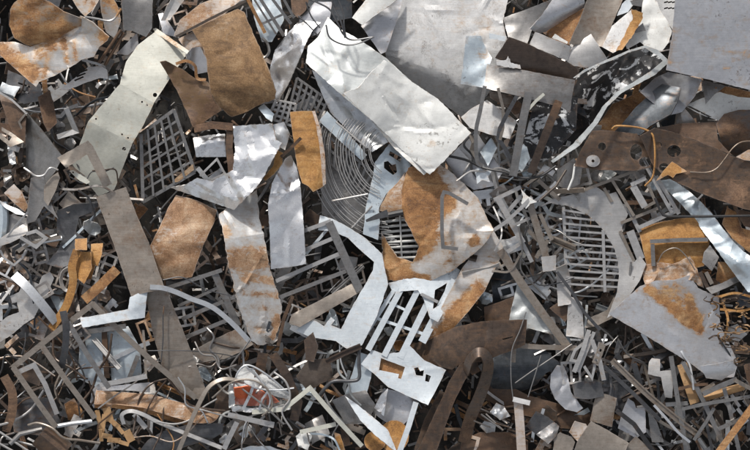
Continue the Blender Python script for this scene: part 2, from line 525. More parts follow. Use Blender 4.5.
def prof(kind, w, t):
    if kind == 'flat': return [(-w / 2, -t / 2), (w / 2, -t / 2), (w / 2, t / 2), (-w / 2, t / 2)]
    if kind == 'angle': return [(-w / 2, t), (w / 2, t), (w / 2, 0), (-w / 2 + t, 0), (-w / 2 + t, -w * .8), (-w / 2, -w * .8)]
    if kind == 'channel': return [(-w / 2, w * .5), (-w / 2 + t, w * .5), (-w / 2 + t, t), (w / 2 - t, t), (w / 2 - t, w * .5), (w / 2, w * .5), (w / 2, 0), (-w / 2, 0)]
    if kind == 'box': return [(-w / 2, -w / 2), (w / 2, -w / 2), (w / 2, w / 2), (-w / 2, w / 2)]
    n = 8
    return [(w / 2 * math.cos(2 * math.pi * i / n), w / 2 * math.sin(2 * math.pi * i / n)) for i in range(n)]

def bar_mesh(pts, w, t, kind, roll=0.0, smooth=False, twist=0.0, taper=None):
    P = spline(pts) if smooth else [np.array(p, float) for p in pts]
    n = len(P)
    pr = prof(kind, w, t)
    k = len(pr)
    verts, faces = [], []
    up0 = np.array([0, 0, 1.0])
    for i in range(n):
        a = P[max(i - 1, 0)]; b = P[min(i + 1, n - 1)]
        T = b - a; T = T / max(np.linalg.norm(T), 1e-9)
        mit = 1.0
        if 0 < i < n - 1 and not smooth:
            d1 = P[i] - a; d2 = b - P[i]
            d1 /= max(np.linalg.norm(d1), 1e-9); d2 /= max(np.linalg.norm(d2), 1e-9)
            T = d1 + d2; T /= max(np.linalg.norm(T), 1e-9)
            mit = min(1.0 / max(abs(float(np.dot(T, d1))), 0.35), 2.0)
        sd = np.cross(up0, T)
        if np.linalg.norm(sd) < 0.2: sd = np.array([1.0, 0, 0]) - T * T[0]
        sd /= np.linalg.norm(sd)
        nn = np.cross(T, sd)
        r = roll + twist * i / max(n - 1, 1)
        c, s = math.cos(r), math.sin(r)
        s1 = sd * c + nn * s; n1 = nn * c - sd * s
        tp = 1.0 if taper is None else taper[0] + (taper[1] - taper[0]) * i / max(n - 1, 1)
        for u, v in pr:
            verts.append(P[i] + s1 * u * mit * tp + n1 * v)
    for i in range(n - 1):
        for j in range(k):
            faces.append((i * k + j, i * k + (j + 1) % k, (i + 1) * k + (j + 1) % k, (i + 1) * k + j))
    faces.append(tuple(range(k - 1, -1, -1)))
    faces.append(tuple((n - 1) * k + j for j in range(k)))
    # winding flips because y runs down on the photograph
    return verts, [f[::-1] for f in faces]

def bar(name, label, cat, mat, pts, w=5, t=1.0, kind='flat', roll=0.0, smooth=False, twist=0.0, taper=None, rust=0.0, parent=None, short=None, group=None):
    pts = [p if len(p) == 3 else (*p, 0) for p in pts]
    v, f = bar_mesh(pts, w, t, kind, roll, smooth, twist, taper)
    V = np.array(v)
    return make(name, V, f, mat, label, cat, parent, group, None, rust_of(rust, V[:, 0], V[:, 1]), short, smooth=(smooth or kind == 'round'), sharp=40)

def wire(name, label, cat, mat, pts, r=0.8, parent=None, short=None, group=None, rust=0.0):
    return bar(name, label, cat, mat, pts, w=2 * r, kind='round', smooth=True, parent=parent, short=short, group=group, rust=rust)

def lerp(a, b, t):
    return tuple(a[i] + (b[i] - a[i]) * t for i in range(len(a)))

def grate(name, label, cat, mat, TL, TR, BR, BL, nu, nv, w=2.2, t=1.4, bulge=0.0, short=None, rust=0.0, edge=None, wob=0.5):
    """a lattice of crossing bars between four corners (x, y, h)"""
    cx, cy = (TL[0] + BR[0]) / 2, (TL[1] + BR[1]) / 2
    tt = thing(name, label, cat, cx, cy, min(TL[2], BR[2], TR[2], BL[2]), short)
    def Q(u, v):
        a = lerp(TL, TR, u); b = lerp(BL, BR, u)
        q = lerp(a, b, v)
        return (q[0], q[1], q[2] + bulge * 4 * u * (1 - u))
    gr = random.Random(int(TL[0] * 7 + TL[1]))
    for i in range(nu + 1):
        u = i / nu
        k1, k2 = (gr.uniform(-wob, wob), gr.uniform(-2 * wob, 2 * wob)) if 0 < i < nu else (0, 0)
        e = edge if edge and i in (0, nu) else w
        bar('bar', None, None, mat, [(Q(u, v / 6)[0] + k1 * math.sin(v / 6 * 3.14), Q(u, v / 6)[1], Q(u, v / 6)[2] + k2 * math.sin(v / 6 * 3.14)) for v in range(7)], e, t, rust=rust, parent=tt, smooth=False)
    for j in range(nv + 1):
        v = j / nv
        k1, k2 = (gr.uniform(-wob, wob), gr.uniform(-wob, wob)) if 0 < j < nv else (0, 0)
        e = edge if edge and j in (0, nv) else w
        bar('cross_bar', None, None, mat, [(Q(u / 8, v)[0], Q(u / 8, v)[1] + k1 * math.sin(u / 8 * 3.14), Q(u / 8, v)[2] - t * 0.9 + k2 * math.sin(u / 8 * 3.14)) for u in range(9)], e, t, rust=rust, parent=tt)
    return tt
# ------------------------------------------------------------------ yard and body of the heap
def setting():
    n = 40
    v = [(-60 + 120 * i / n, -40 + 100 * j / n, 0.0) for j in range(n + 1) for i in range(n + 1)]
    f = [(j * (n + 1) + i, j * (n + 1) + i + 1, (j + 1) * (n + 1) + i + 1, (j + 1) * (n + 1) + i) for j in range(n) for i in range(n)]
    make('ground', v, f, 'concrete', kind='structure', world_pts=True)
    # mound: follows the sloping face behind the visible scraps and runs down to the yard all round
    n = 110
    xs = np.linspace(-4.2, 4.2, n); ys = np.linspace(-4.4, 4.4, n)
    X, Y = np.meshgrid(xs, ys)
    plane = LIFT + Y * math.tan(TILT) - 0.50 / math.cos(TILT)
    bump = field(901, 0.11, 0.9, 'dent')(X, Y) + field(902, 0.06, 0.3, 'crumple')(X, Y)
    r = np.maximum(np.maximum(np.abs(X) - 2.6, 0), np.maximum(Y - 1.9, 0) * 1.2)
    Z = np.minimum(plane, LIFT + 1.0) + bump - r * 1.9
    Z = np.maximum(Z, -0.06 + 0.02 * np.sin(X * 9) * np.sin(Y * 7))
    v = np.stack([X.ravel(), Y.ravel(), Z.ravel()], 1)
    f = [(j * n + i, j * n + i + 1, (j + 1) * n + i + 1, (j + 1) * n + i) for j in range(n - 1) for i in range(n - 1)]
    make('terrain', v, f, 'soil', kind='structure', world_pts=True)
setting()

# ------------------------------------------------------------------ large sheets, upper left
t = thing('bent_sheet', 'rust stained grey sheet with a folded-over lobe, in the upper left corner of the heap', 'metal sheet', 50, 70, 20, 'the folded rust stained sheet')
sheet('sheet', None, None, 'palesteel', 30, [(0, 42), (15, 42), (30, 47), (50, 40), (62, 34), (75, 26), (80, 16), (92, 22), (109, 37), (107, 41), (99, 47), (94, 57), (81, 60), (76, 64), (56, 75), (39, 82), (36, 87), (22, 75), (10, 64), (-4, 52)],
      g=(0.06, 0.10), folds=[((60, 85), (66, 20), 0.25), ((0, 40), (110, 34), 0.12, 6)], crease=3, wrinkles=14, step=3, rust=[0.16, (0, 48, 30, 72, 10, .6), (40, 52, 60, 40, 8, .5), (64, 42, 66, 62, 3, .45), (48, 60, 44, 76, 3, .4), (75, 42, 76, 60, 3, .4), (104, 37, 8, .7), (30, 74, 10, .3)], parent=t)
sheet('folded_flap', None, None, 'rust', 41, [(9, 25), (10, 10), (14, 3), (22, -3), (37, -2), (50, 2), (64, 12), (72, 15), (82, 19), (84, 25), (74, 29), (62, 37), (50, 44), (36, 48), (24, 44), (14, 38)],
      g=(0.02, -0.22), curls=[((0, 30), (80, 24), -0.02)], dent=(2.5, 40), rust=[0.5, (20, 34, 66, 30, 8, .5), (12, 22, 30, 6, 8, .2), (74, 18, 8, -.4)], parent=t)
t = thing('slotted_bracket', 'grey bracket plate with three cut slots, just below the rust stained folded sheet', 'bracket', 90, 78, 5, 'the slotted bracket')
sheet('plate', None, None, 'palesteel', 20, [(59, 90), (75, 78), (88, 67), (101, 66), (107, 70), (108, 79), (100, 78), (85, 83), (68, 90)], g=(0.1, 0.2), step=3,
      holes=[[(74, 80), (83, 76), (84, 77.5), (75, 81.5)], [(76, 76), (85, 72.5), (86, 74), (77, 77.5)], [(78, 72.5), (87, 69), (88, 70.5), (79, 74)]], parent=t)
bar('turned_edge', None, None, 'palesteel', [(82, 60, 26), (98, 64, 22), (104, 67, 20), (108, 79, 18)], 2.5, 1, parent=t)
sheet('rust_flecked_sheet', 'pale grey sheet corner with rust flecks pointing down at the upper edge of the heap', 'metal sheet', 'palesteel', 38, [(68, -8), (104, -8), (93, 10), (85, 16.5), (78, 9)], g=(0, .12), rust=[.28, (90, 2, 8, .2)], short='the rust flecked sheet corner')
sheet('curled_sheet', 'dark grey curled sheet with a shiny edge at the top beside the olive white shelf', 'metal sheet', 'steel', 14, [(121, -8), (153, -8), (152, 28), (146, 37), (132, 31), (124, 30)], g=(-.1, .05), curls=[((140, -8), (136, 40), .02)], short='the dark curled sheet')
sheet('small_grey_plate', 'small smooth grey plate lying below the dark curled sheet', 'plate', 'lilac', 8, [(116, 54), (137, 33), (139, 47), (128, 55)], g=(.1, .05), short='the small smooth grey plate')
sheet('curved_offcut', 'pale curved offcut with rusty edges standing beside two brown rods', 'offcut', 'palesteel', 10, [(100, -4), (112, -4), (118, 7), (121, 20), (115, 39), (106, 32), (102, 14)], curls=[((112, 0), (112, 40), .03)], rust=[.2, (110, 0, 8, .5), (118, 10, 5, .6)])
for k, (a, b, rr) in enumerate([((99, 63, 24), (121, 30, 30), .5), ((105, 65, 22), (124, 33, 28), .45)]):
    bar('brown_rod', ['left one of two parallel brown rods beside the folded rust stained sheet', 'right one of two parallel brown rods beside the folded rust stained sheet'][k], 'rod', 'umber', [a, lerp(a, b, .5), b], 3.2, 2, 'round', smooth=True, rust=rr, group='parallel brown rods')
wire('bent_strip', 'pale bent strip with an orange tip above the two brown rods', 'strip', 'palesteel', [(85, 17, 42), (97, 19, 36), (108, 21, 34), (115, 18, 34), (121, 9, 36)], 1.2, rust=[0, (120, 10, 8, 1)])

t = thing('shelf_panel', 'olive white folded shelf panel with rivet holes, leaning steeply in the upper left', 'shelf', 125, 110, 10, 'the olive white shelf')
sheet('panel', None, None, 'olivewhite', 38, [(155, 32), (187, 54), (170, 78), (154, 103), (144, 124), (132, 144), (123, 167), (114, 190), (98, 196), (72, 164), (80, 143), (88, 122), (101, 106), (120, 84), (126, 62), (137, 46)],
      g=(-.05, .28), folds=[((120, 84), (154, 103), -.44, 1), ((89, 121), (132, 143), -.32, 1)], dent=(1, 50), lips=False,
      holes=[(155, 95, 2.2, 10), (96, 119, 1.1, 8), (122, 134.5, 1.1, 8), (128, 138, 1.1, 8), (142, 102, 1.1, 8), (147, 105, 1.1, 8), (124, 149, 2.1, 10)], th=1, parent=t)
sheet('turned_flange', None, None, 'olivewhite', 21, [(153, 29), (156, 28), (189, 51), (187, 54), (155, 32.5)], g=(.2, .9), th=1, step=3, rust=[.1, (175, 42, 14, .25)], parent=t)
t = thing('corner_bar', 'grey L-shaped flat bar frame lying on the lower end of the olive white shelf', 'frame', 85, 160, 25, 'the L-shaped flat bar')
sheet('flat_bar', None, None, 'tansteel', 43, [(57, 158), (88, 140.5), (93, 146), (112, 184), (104, 188), (87, 154.5), (66, 168)], g=(0, .12), step=3, parent=t)
bar('bent_strip', 'pale grey V-shaped strip in the dark gap left of the olive white shelf', 'strip', 'palesteel', [(66, 108, 18), (76, 131, 8), (57, 137, 12)], 5, 2, 'angle', short='the pale V-shaped strip')
sheet('brown_bracket', 'brown rusted box-shaped piece hanging in the gap below the folded rust stained sheet', 'bracket', 'umber', 12, [(38, 97), (50, 90), (54, 105), (57, 123), (48, 132), (44, 124)], g=(.3, .1), folds=[((52, 90), (56, 124), .8)], rust=[.45, (45, 110, 12, .25)], short='the brown box-shaped piece')
sheet('cone_sheet', 'dark grey sheet with a bright ridge, cone-shaped, at the left side', 'metal sheet', 'steel', 14, [(27, 113), (44, 133), (62, 156), (60, 162), (55, 172), (45, 184), (26, 176), (26, 140)], g=(.15, .1), folds=[((24, 113), (62, 160), -.7, 6), ((30, 150), (60, 160), .35, 4)], short='the cone-shaped grey sheet')
t = thing('triangular_frame', 'brown triangular sheet with a thin raised rim at the left edge', 'frame', 15, 118, 8, 'the brown triangular sheet')
sheet('sheet', None, None, 'umber', 10, [(-3, 92), (12, 101), (26, 114), (25, 144), (12, 132)], g=(.3, .05), rust=.35, parent=t)
bar('rim', None, None, 'palesteel', [(-3, 91, 11), (12, 100, 12), (27, 114, 14)], 2, 2, parent=t)
bar('rim', None, None, 'tansteel', [(27, 112, 14), (19, 122, 12), (25, 136, 10)], 2, 2, parent=t)
sheet('open_bracket', 'grey open bracket with a bright edge under the brown triangular sheet', 'bracket', 'tansteel', 12, [(-3, 124), (12, 133), (24, 142), (10, 147), (-3, 136)], g=(0, .3), holes=[[(2, 131), (12, 137), (9, 141), (2, 135)]], step=3)
sheet('louvred_sheet', 'dark panel with louvre slots behind the brown box-shaped piece', 'panel', 'darksteel', -8, [(8, 70), (40, 84), (44, 100), (24, 104), (5, 92)], g=(.2, .2), holes=[[(18, 82), (30, 86), (30, 88), (18, 84)], [(17, 88), (29, 92), (29, 94), (17, 90)]])

# ------------------------------------------------------------------ brown sheets and pale pieces, top middle left
sheet('brown_sheet', 'large brown rusty sheet creased across its middle, upper left of centre', 'metal sheet', 'ochre', 42, [(192, 30), (215, 19), (238, 9), (244, 12), (250, 26), (256, 40), (262, 54), (270, 74), (276, 92), (275, 99), (262, 104), (246, 112), (232, 117), (227, 114), (215, 102), (210, 90), (208, 74), (207, 60), (203, 48), (197, 38)],
      g=(0, .2), folds=[((203, 51), (260, 51), -.14, 2), ((210, 90), (276, 80), -.75, 10)], dent=(1, 60), wrinkles=8, rust=[.86, (222, 28, 16, -.2), (250, 45, 10, -.15)], jit=.5, short='the large brown rusty sheet', step=3.5)
sheet('dark_brown_sheet', 'dark olive brown bent sheet between the olive white shelf and the large brown sheet', 'metal sheet', 'olivebrown', 31, [(160, 62), (166, 61), (182, 69), (196, 79), (208, 82), (214, 100), (222, 110), (210, 118), (197, 128), (193, 127), (188, 115), (178, 93), (168, 75)],
      g=(.12, .05), folds=[((166, 60), (200, 128), .30, 6)], dent=(1.5, 30), rust=[.35, (190, 118, 9, .5), (212, 108, 10, .35)], jit=.4, short='the dark olive brown sheet')
sheet('stained_sheet', 'pinkish white sheet stained with rust behind the top corner of the large brown sheet', 'metal sheet', 'salmon', 20, [(174, 36), (180, 20), (200, 4), (232, -8), (250, -8), (225, 14), (193, 30), (178, 37)], g=(0, .1), rust=[.35, (195, 18, 14, .25), (205, 8, 10, .2)], short='the pinkish stained sheet')
sheet('stained_offcut', 'pinkish white stained offcut left of the large brown sheet', 'offcut', 'salmon', 14, [(178, 39), (194, 31), (203, 48), (208, 64), (199, 62), (186, 50)], g=(0, .1), rust=.4)
bar('dark_bar', 'long dark flat bar running along the lower edge of the pinkish stained sheet', 'bar', 'brown', [(176, 37, 24), (210, 19, 27), (246, 1, 30)], 2.6, 2, short='the long dark bar')
sheet('grey_sheet_end', 'grey folded panel end in the top row left of the pinkish stained sheet', 'panel', 'palesteel', 18, [(161, 21), (167, 6), (176, -8), (190, -8), (170, 20)], g=(.1, .1), folds=[((178, -6), (166, 20), .5)], rust=.12)
sheet('grey_narrow_plate', 'narrow grey plate with a dark side between the olive white shelf and the stained offcut', 'plate', 'lilac', 12, [(158, 14), (163, 13), (175, 32), (178, 38), (172, 36), (163, 34)], g=(.1, .2))
sheet('curled_blue_grey_piece', 'blue grey curled scrap tucked against the left edge of the large brown sheet', 'scrap', 'lilac', 18, [(186, 55), (192, 48), (200, 47), (206, 58), (208, 72), (198, 74), (190, 68)], curls=[((198, 46), (196, 76), .06)])
bar('rusty_curl', 'narrow rusty curl on the top rim of the dark olive brown sheet', 'strip', 'rust', [(176, 64, 38), (186, 61, 42), (195, 66, 40), (197, 78, 36), (206, 80, 38)], 3, 1, smooth=True, rust=.7)
t = thing('bar_grille', 'grille of slanting grey and rusty bars over a pale blue backing at the top edge', 'grille', 270, 20, 0, 'the slanting bar grille')
sheet('backing', None, None, 'bluezinc', 2, [(251, -8), (279, -8), (284, 20), (272, 42), (262, 42), (254, 18)], g=(0, .1), parent=t)
for a, b, w, rr in [((246, -4, 24), (265, 33, 16), 3.4, .8), ((259, -3, 22), (284, 36, 15), 3.4, .1), ((270, -4, 22), (291, 24, 15), 3, 0), ((282, -4, 22), (294, 18, 17), 2.6, 0), ((252, -4, 16), (276, 34, 12), 2, .2)]:
    bar('bar', None, None, 'steel' if rr < .3 else 'rust', [a, b], w, 2, rust=rr, parent=t)
bar('cross_bar', None, None, 'steel', [(262, 24, 12), (284, 14, 12)], 2.4, 1.6, parent=t)
bar('open_ring', 'grey open ring strip beside the right edge of the large brown sheet', 'ring', 'steel', [(262, 38, 24), (267, 43, 24), (269, 52, 24), (264, 58, 24), (258, 55, 24)], 4, 1, roll=1.1, smooth=True)
sheet('dark_rust_corner', 'dark rusty sheet corner at the top edge beside the slanting bar grille', 'metal sheet', 'umber', 6, [(290, -8), (310, -8), (306, 10), (298, 18), (292, 12)], rust=.6, g=(.1, .1))
sheet('crumpled_strip', 'shiny crumpled silver sheet standing up between the brown sheet and the grey dented sheet', 'metal sheet', 'foil', 25, [(268, 82), (271, 64), (275, 50), (287, 34), (300, 20), (312, 10), (326, 5), (331, 8), (322, 21), (312, 31), (308, 39), (300, 58), (288, 85), (277, 104), (272, 98)],
      g=(0, .22), folds=[((306, 14), (276, 98), .3, 1), ((275, 62), (310, 36), -.25, 1)], crum=(2.5, 50), crease=(5, .3), wrinkles=16, step=2.2, lips=False, short='the crumpled silver strip')
sheet('navy_sheet', 'dark navy sheet added as shade in the gap below the top edge, behind thin wires', 'panel', 'blued', -4, [(308, -8), (352, -8), (352, 18), (332, 22), (318, 16), (306, 4)], g=(.1, .15))  # added dark sheet, stands in for the shade of an open gap
sheet('grey_blue_sheet', 'grey blue smooth sheet behind the top of the crumpled silver strip', 'metal sheet', 'lilac', 6, [(299, 20), (315, 2), (332, 2), (330, 18), (318, 34), (304, 40)], g=(.15, .1))

# ------------------------------------------------------------------ white sheets, top centre
sheet('dented_sheet', 'dented grey painted sheet under the big white creased sheet', 'metal sheet', 'greywhite', 36, [(328, 17), (340, 29), (360, 40), (386, 58), (412, 82), (438, 99), (430, 130), (400, 142), (376, 124), (338, 92), (306, 63), (308, 46), (318, 37)],
      g=(0, .10), folds=[((306, 58), (372, 98), -.35, 5), ((308, 50), (380, 90), .35, 5), ((328, 17), (344, 44), .2, 8)], dent=(1, 60), crease=4, wrinkles=24, lips=False, short='the dented grey sheet', step=2.6)
t = thing('creased_sheet', 'big white creased sheet lying across the upper centre of the heap', 'metal sheet', 420, 120, 38, 'the big white creased sheet')
sheet('sheet', None, None, 'white', 53, [(384, 60), (390, 64), (412, 82), (438, 99), (451, 112), (471, 133), (460, 144), (448, 157), (430, 174.5), (424, 170), (400, 148), (376, 124), (352, 102), (343, 93), (358, 88), (368, 76)],
      g=(.02, .07), folds=[((346, 100), (428, 168), -.25, 2), ((390, 64), (460, 140), -.12, 3)], dent=(1, 60), crum=(1.2, 60), crease=4, wrinkles=26, lips=False, step=2.4, jit=.4, parent=t, rust=[0, (432, 143, 5, .35)])
sheet('turned_hem', None, None, 'white', 46, [(372, 122), (378, 124), (429, 171), (424, 175), (418, 170), (396, 150)], g=(.1, .2), step=3, parent=t)
sheet('stained_white_sheet', 'large off-white stained sheet bent along its lower side, at the top centre', 'metal sheet', 'dirtywhite', 24, [(403, -8), (510, -8), (503, 20), (507, 40), (500, 78), (484, 100), (462, 118), (440, 101), (412, 82), (386, 58), (385, 50), (395, 24)],
      g=(0, .10), folds=[((384, 54), (470, 82), -.42, 2), ((440, -8), (520, 60), -.08, 20)], dent=(1, 80), crease=2, wrinkles=24, lips=False, step=3, rust=[.05, (485, 25, 12, .25), (462, 20, 9, .2)], short='the large off-white stained sheet', jit=.5)
sheet('folded_white_strip', 'white folded strip end pointing left at the top of the heap', 'strip', 'white', 40, [(352, 18), (370, -6), (404, -6), (384, 10), (362, 25)], g=(.05, .02), folds=[((352, 18), (362, 25), .1)], short='the white folded strip end')
sheet('lilac_grey_sheet', 'lilac grey sheet between the white folded strip end and the off-white stained sheet', 'metal sheet', 'lilac', 27, [(361, 26), (384, 10), (403, -4), (400, 12), (395, 26), (386, 52), (381, 54), (371, 40)], g=(0, .08), dent=(1.4, 30), short='the lilac grey sheet')
t = thing('wire_tangle', 'tangle of dark loose wires hanging over the dented grey sheet', 'wire', 335, 20, 40, 'the tangle of dark wires')
for pts, r in [([(306, -2, 52), (318, 3, 52), (330, 10, 52), (338, 24, 53), (343, 34, 50), (352, 40, 50), (374, 37, 52)], .9), ([(331, -4, 50), (334, 8, 51), (341, 22, 53), (345, 38, 51)], .9), ([(337, -4, 52), (343, 12, 53), (344, 26, 52), (346, 38, 51)], .8),
               ([(306, 2, 46), (311, 16, 46), (320, 28, 48)], .8), ([(298, 16, 44), (308, 25, 46), (318, 36, 47)], .8), ([(326, 25, 48), (330, 38, 50), (345, 45, 50), (360, 43, 51), (374, 37, 53)], .8)]:
    wire('wire', None, None, 'darksteel', pts, r, parent=t)

# ------------------------------------------------------------------ plates, top right
sheet('galvanised_plate', 'light blue galvanised plate standing on the off-white stained sheet', 'plate', 'bluezinc', 38, [(460.5, 84), (466, 36), (481, 36), (484, 44), (492, 58), (488, 70), (484, 88)], g=(-.05, .1), dent=(.8, 30), rust=[0, (484, 55, 8, .4)], short='the light blue galvanised plate')
sheet('small_blue_tab', 'small light blue tab at the upper end of the dark brown channel', 'tab', 'bluewhite', 36, [(489, 33), (507, 37), (505, 41.5), (489, 39)], step=3)
sheet('torn_white_edge', 'torn white flake on the dark brown folded channel', 'flake', 'dirtywhite', 55.5, [(496, 60), (506, 60), (508, 56), (511, 63), (520, 65), (521, 69), (510, 68), (497, 65)], step=2, jit=.5)
sheet('dark_grey_plate', 'dark grey plate with a straight edge at the top right of the off-white sheet', 'plate', 'steel', 34, [(503, 18), (530, 8), (556, -2), (534, 25), (527, 44), (508, 37)], g=(0, .1), short='the dark grey top plate')
sheet('rolled_sheet', 'light grey sheet rolled along its lower edge, at the top right', 'metal sheet', 'lilac', 40, [(530, 29), (542, 15), (556, -6), (584, -6), (585, 8), (570, 16), (546, 32), (537, 34)], g=(.0, .1), curls=[((530, 22), (586, -6), -.045)], short='the rolled light grey sheet')
sheet('rust_brown_plate', 'orange brown rusty plate under the rolled light grey sheet', 'plate', 'rust', 30, [(543, 33), (562, 20), (584, 8), (583, 26), (570, 45), (556, 42)], rust=[.75, (572, 26, 10, .2)], short='the orange brown plate')
sheet('grey_white_plate', 'small grey white plate above the dark brown channel', 'plate', 'palesteel', 42, [(529, 45), (535, 32), (553, 39), (572, 47), (567, 61)], g=(.05, .1), short='the small grey white plate')
sheet('torn_white_tab', 'torn white tab on the orange brown plate', 'tab', 'white', 37, [(552, 38), (555, 34), (568, 42), (567, 44)], step=2)
sheet('long_tan_plate', 'long tan grey plate slanting down from the top right edge', 'plate', 'tansteel', 34, [(590, -8), (626, -8), (613, 22), (603, 47), (590, 45), (569, 44), (580, 20)], g=(0, .12), rust=[.1, (600, 20, 14, .15)], short='the long tan plate')
sheet('square_grey_plate', 'square light grey plate under the lower end of the long tan plate', 'plate', 'palesteel', 39, [(566, 61), (570, 47), (591, 34), (600, 48), (609, 61), (586, 68), (574, 66)], g=(.02, .12), short='the square light grey plate')
t = thing('folded_channel', 'dark brown steel channel folded lengthwise, upper right of centre', 'channel', 530, 78, 45, 'the dark brown channel')
sheet('upper_flange', None, None, 'umber', 53, [(495, 58), (509, 37), (530, 45), (555, 57), (580, 69), (575, 81), (544, 74), (516, 69)], g=(0, -.4), parent=t, th=1)  # shade of the tilted face put into a darker material than the web
sheet('web', None, None, 'steel', 56, [(487, 64), (522, 70), (575, 80), (572, 97), (570, 113), (561, 107), (530, 99), (484, 88)], g=(0, .12), parent=t, th=1, rust=.1)
sheet('white_plate', 'dirty white plate lying under the strips below the dark brown channel', 'plate', 'dirtywhite', 37, [(461, 117), (472, 108), (487, 100), (504, 112), (517, 121), (510, 139), (488, 134), (470, 128)], g=(0, .12), rust=[.05, (512, 112, 7, .7)], short='the dirty white plate')
sheet('tan_offcut', 'tan and orange offcut showing between the dark strips below the channel', 'offcut', 'tansteel', 42, [(489, 91), (512, 96), (522, 104), (518, 119), (508, 108), (490, 98)], rust=[.3, (516, 108, 8, .6)])
for lab, mt, pts, w, t_, sm in [
    ('narrow dark strip hanging down at the left end of the dark brown channel', 'steel', [(485, 86, 60), (480, 112, 58), (476, 132, 52), (477, 160, 46), (482, 166, 44)], 4, 1, True),
    ('thin pale rod hanging beside the narrow dark strip under the channel', 'tansteel', [(498, 88, 60), (503, 108, 56), (503, 128, 52), (500, 140, 50)], 3, 1.5, False),
    ('dark slanting strip with a hooked foot below the dark brown channel', 'darksteel', [(517, 96, 58), (508, 112, 56), (500, 128, 52), (498, 138, 50), (506, 150, 48), (516, 170, 44)], 4, 1.5, False),
    ('wide grey flat bar hanging down below the middle of the dark brown channel', 'steel', [(529, 92, 60), (523, 120, 58), (513, 176, 48)], 8, 1.2, False),
    ('cream coloured narrow strip below the dark brown channel', 'olivewhite', [(544, 94, 60), (536, 101, 59), (527, 111, 58)], 3, 1.5, False),
    ('wide brown flat bar with a rusty upper end, over the black peeling plate', 'umber', [(559, 101, 60), (545, 136, 56), (531, 173, 48)], 8, 1.4, False)]:
    bar('hanging_strip', lab, 'strip', mt, pts, w, t_, smooth=sm, rust=[0, (558, 101, 7, .8)] if 'rusty' in lab else 0.05, group='strips hanging below the channel', short='the wide brown flat bar' if 'wide brown' in lab else ('the wide grey flat bar' if 'wide grey' in lab else None))
t = thing('peeling_sheet', 'crumpled black panel with peeling white paint and bright torn edges, upper right', 'panel', 610, 90, 40, 'the black peeling panel')
sheet('panel', None, None, 'peeling', 47, [(571, 102), (574, 84), (578, 75), (596, 66), (610, 60), (630, 52), (645, 48), (658, 54), (665, 60), (660, 70), (640, 81), (618, 92), (608, 104), (602, 118), (588, 134), (568, 152), (552, 160), (548, 150), (560, 130)],
      g=(0, .12), folds=[((556, 150), (650, 50), .5, 6), ((576, 110), (646, 66), -.8, 6)], crum=(5, 44), crease=(6, .4), wrinkles=20, lips=False, step=2.6, jit=.8, parent=t)
sheet('torn_edge', None, None, 'greywhite', 54, [(573, 78), (584, 70), (597, 64), (612, 57.5), (628, 50.5), (645, 45.5), (658, 50), (669, 61), (667, 65), (657, 55.5), (645, 48), (629, 52.3), (613, 60), (598, 65.6), (586, 71.5), (575, 78)], crum=(.4, 16), step=2, jit=.15, lips=False, parent=t)
sheet('torn_edge', None, None, 'greywhite', 53, [(667, 64), (655, 75), (640, 83), (621, 93.5), (607, 107), (598, 123), (579, 146), (553, 163), (551, 161), (573, 144), (593, 122), (603, 106), (617, 92), (636, 80.5), (651, 71), (663, 61)], g=(-.1, .15), crum=(.5, 18), wrinkles=6, step=2, jit=.2, lips=False, parent=t)
sheet('black_plate', 'black plate flecked with white, behind the hanging strips', 'plate', 'peeling', 33, [(533, 106), (558, 96), (578, 98), (576, 130), (548, 160), (521, 168), (524, 140)], g=(.05, .1), crum=(3, 26), short='the black flecked plate')
sheet('bright_curled_sheet', 'glossy bright white sheet curled at its lower right corner, beside the big grey plate', 'metal sheet', 'white', 30, [(643, -8), (654, -8), (660, 10), (668, 22), (672, 31), (669, 42), (662, 51), (650, 50), (640, 42), (627, 49), (625, 41), (632, 30), (641, 18)], g=(0, .14), curls=[((672, 20), (650, 52), -.0)], dent=(1.2, 26), short='the glossy bright white sheet')
t = thing('rusted_strip', 'white strip with an orange rusted edge in the upper right', 'strip', 625, 32, 38, 'the white strip with an orange edge')
sheet('strip', None, None, 'dirtywhite', 41, [(602, 47), (612, 26), (631, 10), (637, 13), (627, 34), (617, 51), (613, 53)], g=(.1, .12), rust=[.05, (612, 48, 5, .4)], parent=t)
sheet('rusted_edge', None, None, 'amber', 42.5, [(631, 9), (643, 13), (643, 18), (634, 34), (622, 50), (616, 51), (625, 34), (633, 18)], g=(.1, .1), rust=.9, jit=.6, step=2.5, parent=t)
sheet('sky_blue_piece', 'small sky blue metal piece at the top edge beside the rusted white strip', 'offcut', 'bluewhite', 36, [(617, 16), (622, 4), (631, -4), (634, 4), (628, 12)], g=(.1, .1))
sheet('dark_square', 'small dark square of sheet at the top edge above the rusted white strip', 'offcut', 'steel', 45, [(630, 1), (644, -3), (642, 7), (632, 5)], step=3)
sheet('grey_triangle', 'small grey triangle of sheet beside the rusted white strip', 'offcut', 'steel', 38, [(631, 33), (643, 23), (646, 31), (636, 33)], step=3)
sheet('speckled_sheet', 'pale sheet with black dashes at the top edge, left of the big grey plate', 'metal sheet', 'dirtywhite', 27, [(652, -8), (679, -8), (674, 32), (659, 10)], holes=[[(664 + i % 3 * 4, 2 + i // 3 * 6), (668 + i % 3 * 4, 1 + i // 3 * 6), (668 + i % 3 * 4, 2.5 + i // 3 * 6), (664 + i % 3 * 4, 3.5 + i // 3 * 6)] for i in range(6)], step=3)
